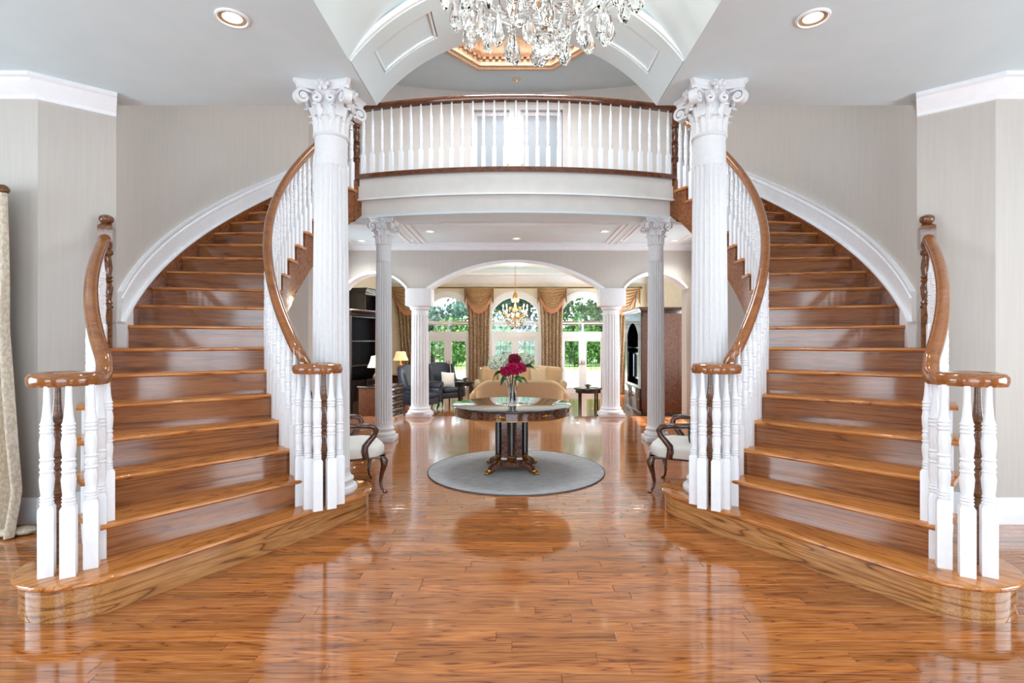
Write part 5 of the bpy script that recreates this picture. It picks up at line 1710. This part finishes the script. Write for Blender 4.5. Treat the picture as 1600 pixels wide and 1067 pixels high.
# ---------------------------------------------------------------- curtains and swags
def curtain(label, x, w, y, zt, pinch=0.7, seed=0, lean=0.0):
    c = thing('curtain', label, 'curtain', (x, y, LIV), 0, 'gold damask curtains')
    def fn(u, v):
        ww = w * (1 - (1 - pinch) * sin(min(1, max(0, (v - 0.0))) * pi) * 0.5 - 0.12 * (1 - v))
        amp = 0.05
        xx = (u - 0.5) * ww + lean * (1 - v) ** 1.5
        ph = u * 6 * 2 * pi + seed
        n = Vector((-amp * 12 * pi * cos(ph) / w, 1, 0)).normalized()
        return ((xx, amp * sin(ph) + 0.012 * sin(3.3 * ph + v * 4), 0.02 + (zt - LIV - 0.02) * v), n)
    add('drape', MB().slab(fn, 72, 10, 0.006), 'damask_curtain', c, smooth=70)
    return c
def swag(label, x, w, y, zt, drop_, skew=0.0):
    c = thing('curtain_swag', label, 'swag', (x, y, zt), 0, 'draped swags over the curtains')
    def fn(u, v):
        # v=0 top edge, v=1 bottom of the scoop
        q = 2 * u - 1
        sag = (1 - abs(q) ** 2.2)
        ww = w * (0.5 - 0.10 * v)
        z = -drop_ * (0.10 + 0.90 * sag) * v - 0.28 * drop_ * v * (1 - sag)
        fold = 0.030 * sin(v * 7 * 2 * pi)
        return ((q * ww + skew * v, -0.03 - 0.09 * sag * (0.4 + 0.6 * v) - fold, z - 0.0), (0, 1, 0))
    s1 = add('swag', MB().slab(fn, 22, 56, 0.006), 'swag_fabric', c, smooth=70)
    def fr(u, v):
        p = Vector(fn(u, 1.0)[0])
        return ((p.x, p.y - 0.01, p.z - 0.16 * v), (0, 1, 0))
    add('fringe', MB().slab(fr, 22, 2, 0.008), 'peach_fringe', s1, smooth=60)
    for sx in (-1, 1):
        mb = MB().slab(lambda u, v: ((sx * (w / 2 - 0.10 * u) + skew * 0.2, -0.03 - 0.035 * sin(u * 3 * pi), -(drop_ * (0.80 - 0.35 * u)) * v), (0, 1, 0)), 10, 6, 0.006)
        add('jabot', mb, 'swag_fabric', c, smooth=60)
    return c
ROD = 3.22
curtain('gold damask curtain between the left and middle doors', -1.22, 0.86, LY - 0.14, ROD, 0.75, 0.0)
curtain('gold damask curtain between the middle and right doors', 1.25, 0.86, LY - 0.14, ROD, 0.75, 1.0)
curtain('gold damask curtain left of the left doors', -3.72, 0.85, LY - 0.14, ROD, 0.7, 2.0, 0.22)
curtain('gold damask curtain right of the right doors', 3.70, 0.85, LY - 0.14, ROD, 0.7, 3.0, -0.15)
swag('draped swag between the left and middle arched windows', -1.22, 1.02, LY - 0.19, ROD + 0.02, 0.72)
swag('draped swag between the middle and right arched windows', 1.25, 1.02, LY - 0.19, ROD + 0.02, 0.72)
swag('draped swag at the left end of the window wall', -3.74, 1.0, LY - 0.19, ROD + 0.02, 0.78, 0.12)
swag('draped swag at the right end of the window wall', 3.76, 1.0, LY - 0.19, ROD + 0.02, 0.78, -0.12)
cr = thing('curtain_rod', 'long dark curtain rod above the french doors', 'curtain rod', (0, LY - 0.14, ROD + 0.03))
add('rod', MB().lathe([(0.022, -4.2), (0.022, 4.2)], 10).xf(Matrix.Rotation(R(90), 4, 'Y')), 'lamp_bronze', cr)
for s in (-1, 1):
    add('finial', MB().ell((s * 4.25, 0, 0), (0.07, 0.045, 0.045), 10, 6), 'lamp_bronze', cr)
    add('bracket', MB().box(s * 2.9 - 0.02, s * 2.9 + 0.02, 0.0, 0.14, -0.02, 0.02), 'lamp_bronze', cr)

# ---------------------------------------------------------------- amber chandelier
ac = thing('amber_chandelier', 'small gilt chandelier with amber crystals in the living room', 'chandelier', (0.0, 14.4, 3.80))
add('rose', MB().lathe([(0.01, -0.05), (0.06, -0.03), (0.07, 0)], 14), 'antique_gold', ac)
add('chain', MB().lathe([(0.008, -0.98), (0.008, -0.04)], 6), 'antique_gold', ac)
add('stem', MB().lathe([(0.01, -1.98), (0.03, -1.94), (0.02, -1.85), (0.05, -1.72), (0.03, -1.6), (0.045, -1.4), (0.02, -1.25), (0.07, -1.1), (0.04, -1.0), (0.01, -0.96)], 14), 'antique_gold', ac)
ab = MB().lathe([(0.002, 0.03), (0.02, 0.012), (0.026, 0), (0.02, -0.018), (0.002, -0.05)], 6).mesh('amber_drop', 'amber_crystal', 12)
cb = MB().lathe([(0.002, 0.03), (0.018, 0.012), (0.022, 0), (0.018, -0.018), (0.002, -0.05)], 6).mesh('crystal_drop', 'crystal', 12)
for k in range(8):
    a = 2 * pi * k / 8
    path = [(0.02 + 0.32 * u, 0, -1.62 - 0.10 * sin(u * pi) + 0.12 * u * u) for u in [q / 9 for q in range(10)]]
    am_ = add('arm', MB().sweep(path, circle(0.012, 6), up=(0, 1, 0)), 'antique_gold', ac, rot=(0, 0, a), smooth=60)
    add('candle', MB().lathe([(0.03, -1.50), (0.012, -1.485), (0.012, -1.40), (0.002, -1.395)], 8), 'ivory_fabric', am_, (0.34, 0, 0))
    add('bulb', MB().lathe([(0.006, 0), (0.016, 0.02), (0.012, 0.05), (0.002, 0.075)], 8), 'bulb_glow', am_, (0.34, 0, -1.395))
    for q, (r, z) in enumerate(((0.34, -1.58), (0.30, -1.70), (0.22, -1.80), (0.13, -1.88), (0.16, -1.42), (0.10, -1.18))):
        b = a + 0.2 * q
        add('amber_drop' if q in (0, 1, 4) else 'crystal_drop', ab if q in (0, 1, 4) else cb, None, ac, (r * cos(b), r * sin(b), z))
        b += pi / 8
        add('amber_drop' if q in (0, 2, 4) else 'crystal_drop', ab if q in (0, 2, 4) else cb, None, ac, (r * 0.92 * cos(b), r * 0.92 * sin(b), z - 0.04))
l = light('amber_chandelier_lamp', 'POINT', (0, 0, -1.3), 130, (1.0, 0.82, 0.58), shadow_soft_size=0.15)
l.parent = ac

# ================================================================== GARDEN
struct('ground_patio', MB().box(-16, 16, LY + 0.2, 31.0, LIV - 0.15, LIV - 0.04), 'patio_stone', 'pale stone patio outside the french doors')
bpy.data.objects['ground_patio']['category'] = 'patio'
struct('ground_lawn', MB().box(-40, 40, 31.0, 90, LIV - 0.3, LIV - 0.08), 'lawn', 'sunlit lawn behind the house')
bpy.data.objects['ground_lawn']['category'] = 'lawn'
def foliage(n, fn, size, seed):
    g = random.Random(seed)
    mb = MB()
    for _ in range(n):
        p = Vector(fn(g))
        d = Vector((g.gauss(0, 1), g.gauss(0, 1), g.gauss(0, 1))).normalized()
        e = d.cross(Vector((g.gauss(0, 1), g.gauss(0, 1), g.gauss(0, 1)))).normalized()
        sz = size * g.uniform(0.6, 1.3)
        n0 = len(mb.v)
        mb.v += [tuple(p - d * sz), tuple(p + e * sz * 0.5), tuple(p + d * sz), tuple(p - e * sz * 0.5)]
        mb.f.append((n0, n0 + 1, n0 + 2, n0 + 3))
    return mb
def tree(label, x, y, h, rx, z0, material, seed, n=7000, group='garden trees'):
    t = thing('garden_tree', label, 'tree', (x, y, LIV - 0.1), 0, group)
    g = random.Random(seed)
    pth = [(0, 0, 0)]
    for k in range(1, 7):
        pth.append((g.uniform(-0.12, 0.12) * k * 0.5, g.uniform(-0.1, 0.1), h * 0.85 * k / 6))
    add('trunk', MB().sweep(pth, circle(0.16, 8), up=(0, 1, 0), scale=[1.3, 1.0, 0.9, 0.75, 0.55, 0.35, 0.15]), 'bark', t, smooth=60)
    cl = [(g.uniform(-rx, rx) * 0.75, g.uniform(-rx, rx) * 0.6, g.uniform(z0, h), g.uniform(0.35, 0.7) * rx * 0.6) for _ in range(30)]
    for (cx, cy, cz, cr_) in cl[:8]:
        zb = max(0.6, cz - 0.9)
        add('branch', MB().sweep([(0, 0, zb), (cx * 0.5, cy * 0.5, zb + (cz - zb) * 0.6), (cx, cy, cz)], circle(0.05, 6), up=(0, 1, 0.01), scale=[1, 0.7, 0.3]), 'bark', t, smooth=60)
    def fn(gg):
        c = cl[gg.randrange(len(cl))]
        v = Vector((gg.gauss(0, 1), gg.gauss(0, 1), gg.gauss(0, 1))).normalized() * (c[3] * gg.random() ** 0.4)
        return (c[0] + v.x, c[1] + v.y, c[2] + v.z * 0.8)
    add('foliage', foliage(n, fn, 0.23, seed), material, t, smooth=0)
    return t
for k, (lb, x, y, h, rx, z0, m) in enumerate((
        ('tall blue green conifer behind the left doors', -4.2, 27.0, 8.5, 2.6, 2.0, 'pine_leaf'),
        ('bushy green tree behind the curtain between left and middle doors', -1.6, 33.0, 8.0, 2.8, 1.6, 'tree_leaf'),
        ('blue green conifer behind the middle doors', 0.9, 30.0, 8.0, 2.3, 1.8, 'pine_leaf'),
        ('bushy light green tree behind the right doors', 4.4, 27.5, 7.5, 2.7, 1.4, 'tree_leaf'),
        ('dark tree far behind the right doors', 7.6, 34.0, 9.0, 3.4, 1.6, 'pine_leaf'),
        ('dark tree far behind the left doors', -8.0, 34.0, 9.0, 3.4, 1.6, 'tree_leaf'))):
    tree(lb, x * 1.55, y * 1.5, h * 1.5, rx * 1.6, z0 * 0.8, m, 20 + k)
def shrub(label, x, y, rx, h, seed):
    t = thing('garden_shrub', label, 'shrub', (x, y, LIV - 0.08), 0, 'shrubs along the lawn')
    def fn(g):
        v = Vector((g.gauss(0, 1), g.gauss(0, 1), g.gauss(0, 1))).normalized() * g.random() ** 0.3
        return (v.x * rx, v.y * rx * 0.6, h * 0.52 + v.z * h * 0.5)
    add('foliage', foliage(2600, fn, 0.16, seed), 'hedge_leaf', t, smooth=0)
    add('stem', MB().lathe([(0.06, 0), (0.05, h * 0.5), (0.02, h * 0.8)], 7), 'bark', t)
for k, (lb, x, y, rx, h) in enumerate((('leafy shrub behind the left doors', -3.0, 25.5, 1.0, 2.4), ('leafy shrub far left across the lawn', -5.6, 26.5, 1.2, 2.0), ('leafy shrub behind the middle doors on the left', -0.8, 26.5, 0.9, 2.1), ('leafy shrub behind the middle doors on the right', 1.3, 25.8, 0.8, 1.9), ('leafy shrub behind the left leaf of the right doors', 3.0, 25.0, 0.9, 2.3), ('leafy shrub behind the right leaf of the right doors', 4.6, 25.4, 0.9, 2.3), ('leafy shrub far right across the lawn', 6.4, 26.2, 1.2, 2.2))):
    shrub(lb, x * 1.5, y * 1.45, rx * 1.7, h * 1.45, 50 + k)
pg = thing('pergola', 'white garden pergola with posts and slats beyond the patio', 'pergola', (0, 20.6, LIV - 0.04))
for x in (-5.0, -1.18, 1.22, 5.0):
    add('post', MB().rbox(x - 0.08, x + 0.08, -0.08, 0.08, 0, 2.45, 0.01), 'white_trim', pg)
add('beam', MB().rbox(-5.6, 5.6, -0.05, 0.05, 2.45, 2.62, 0.01), 'bark', pg)
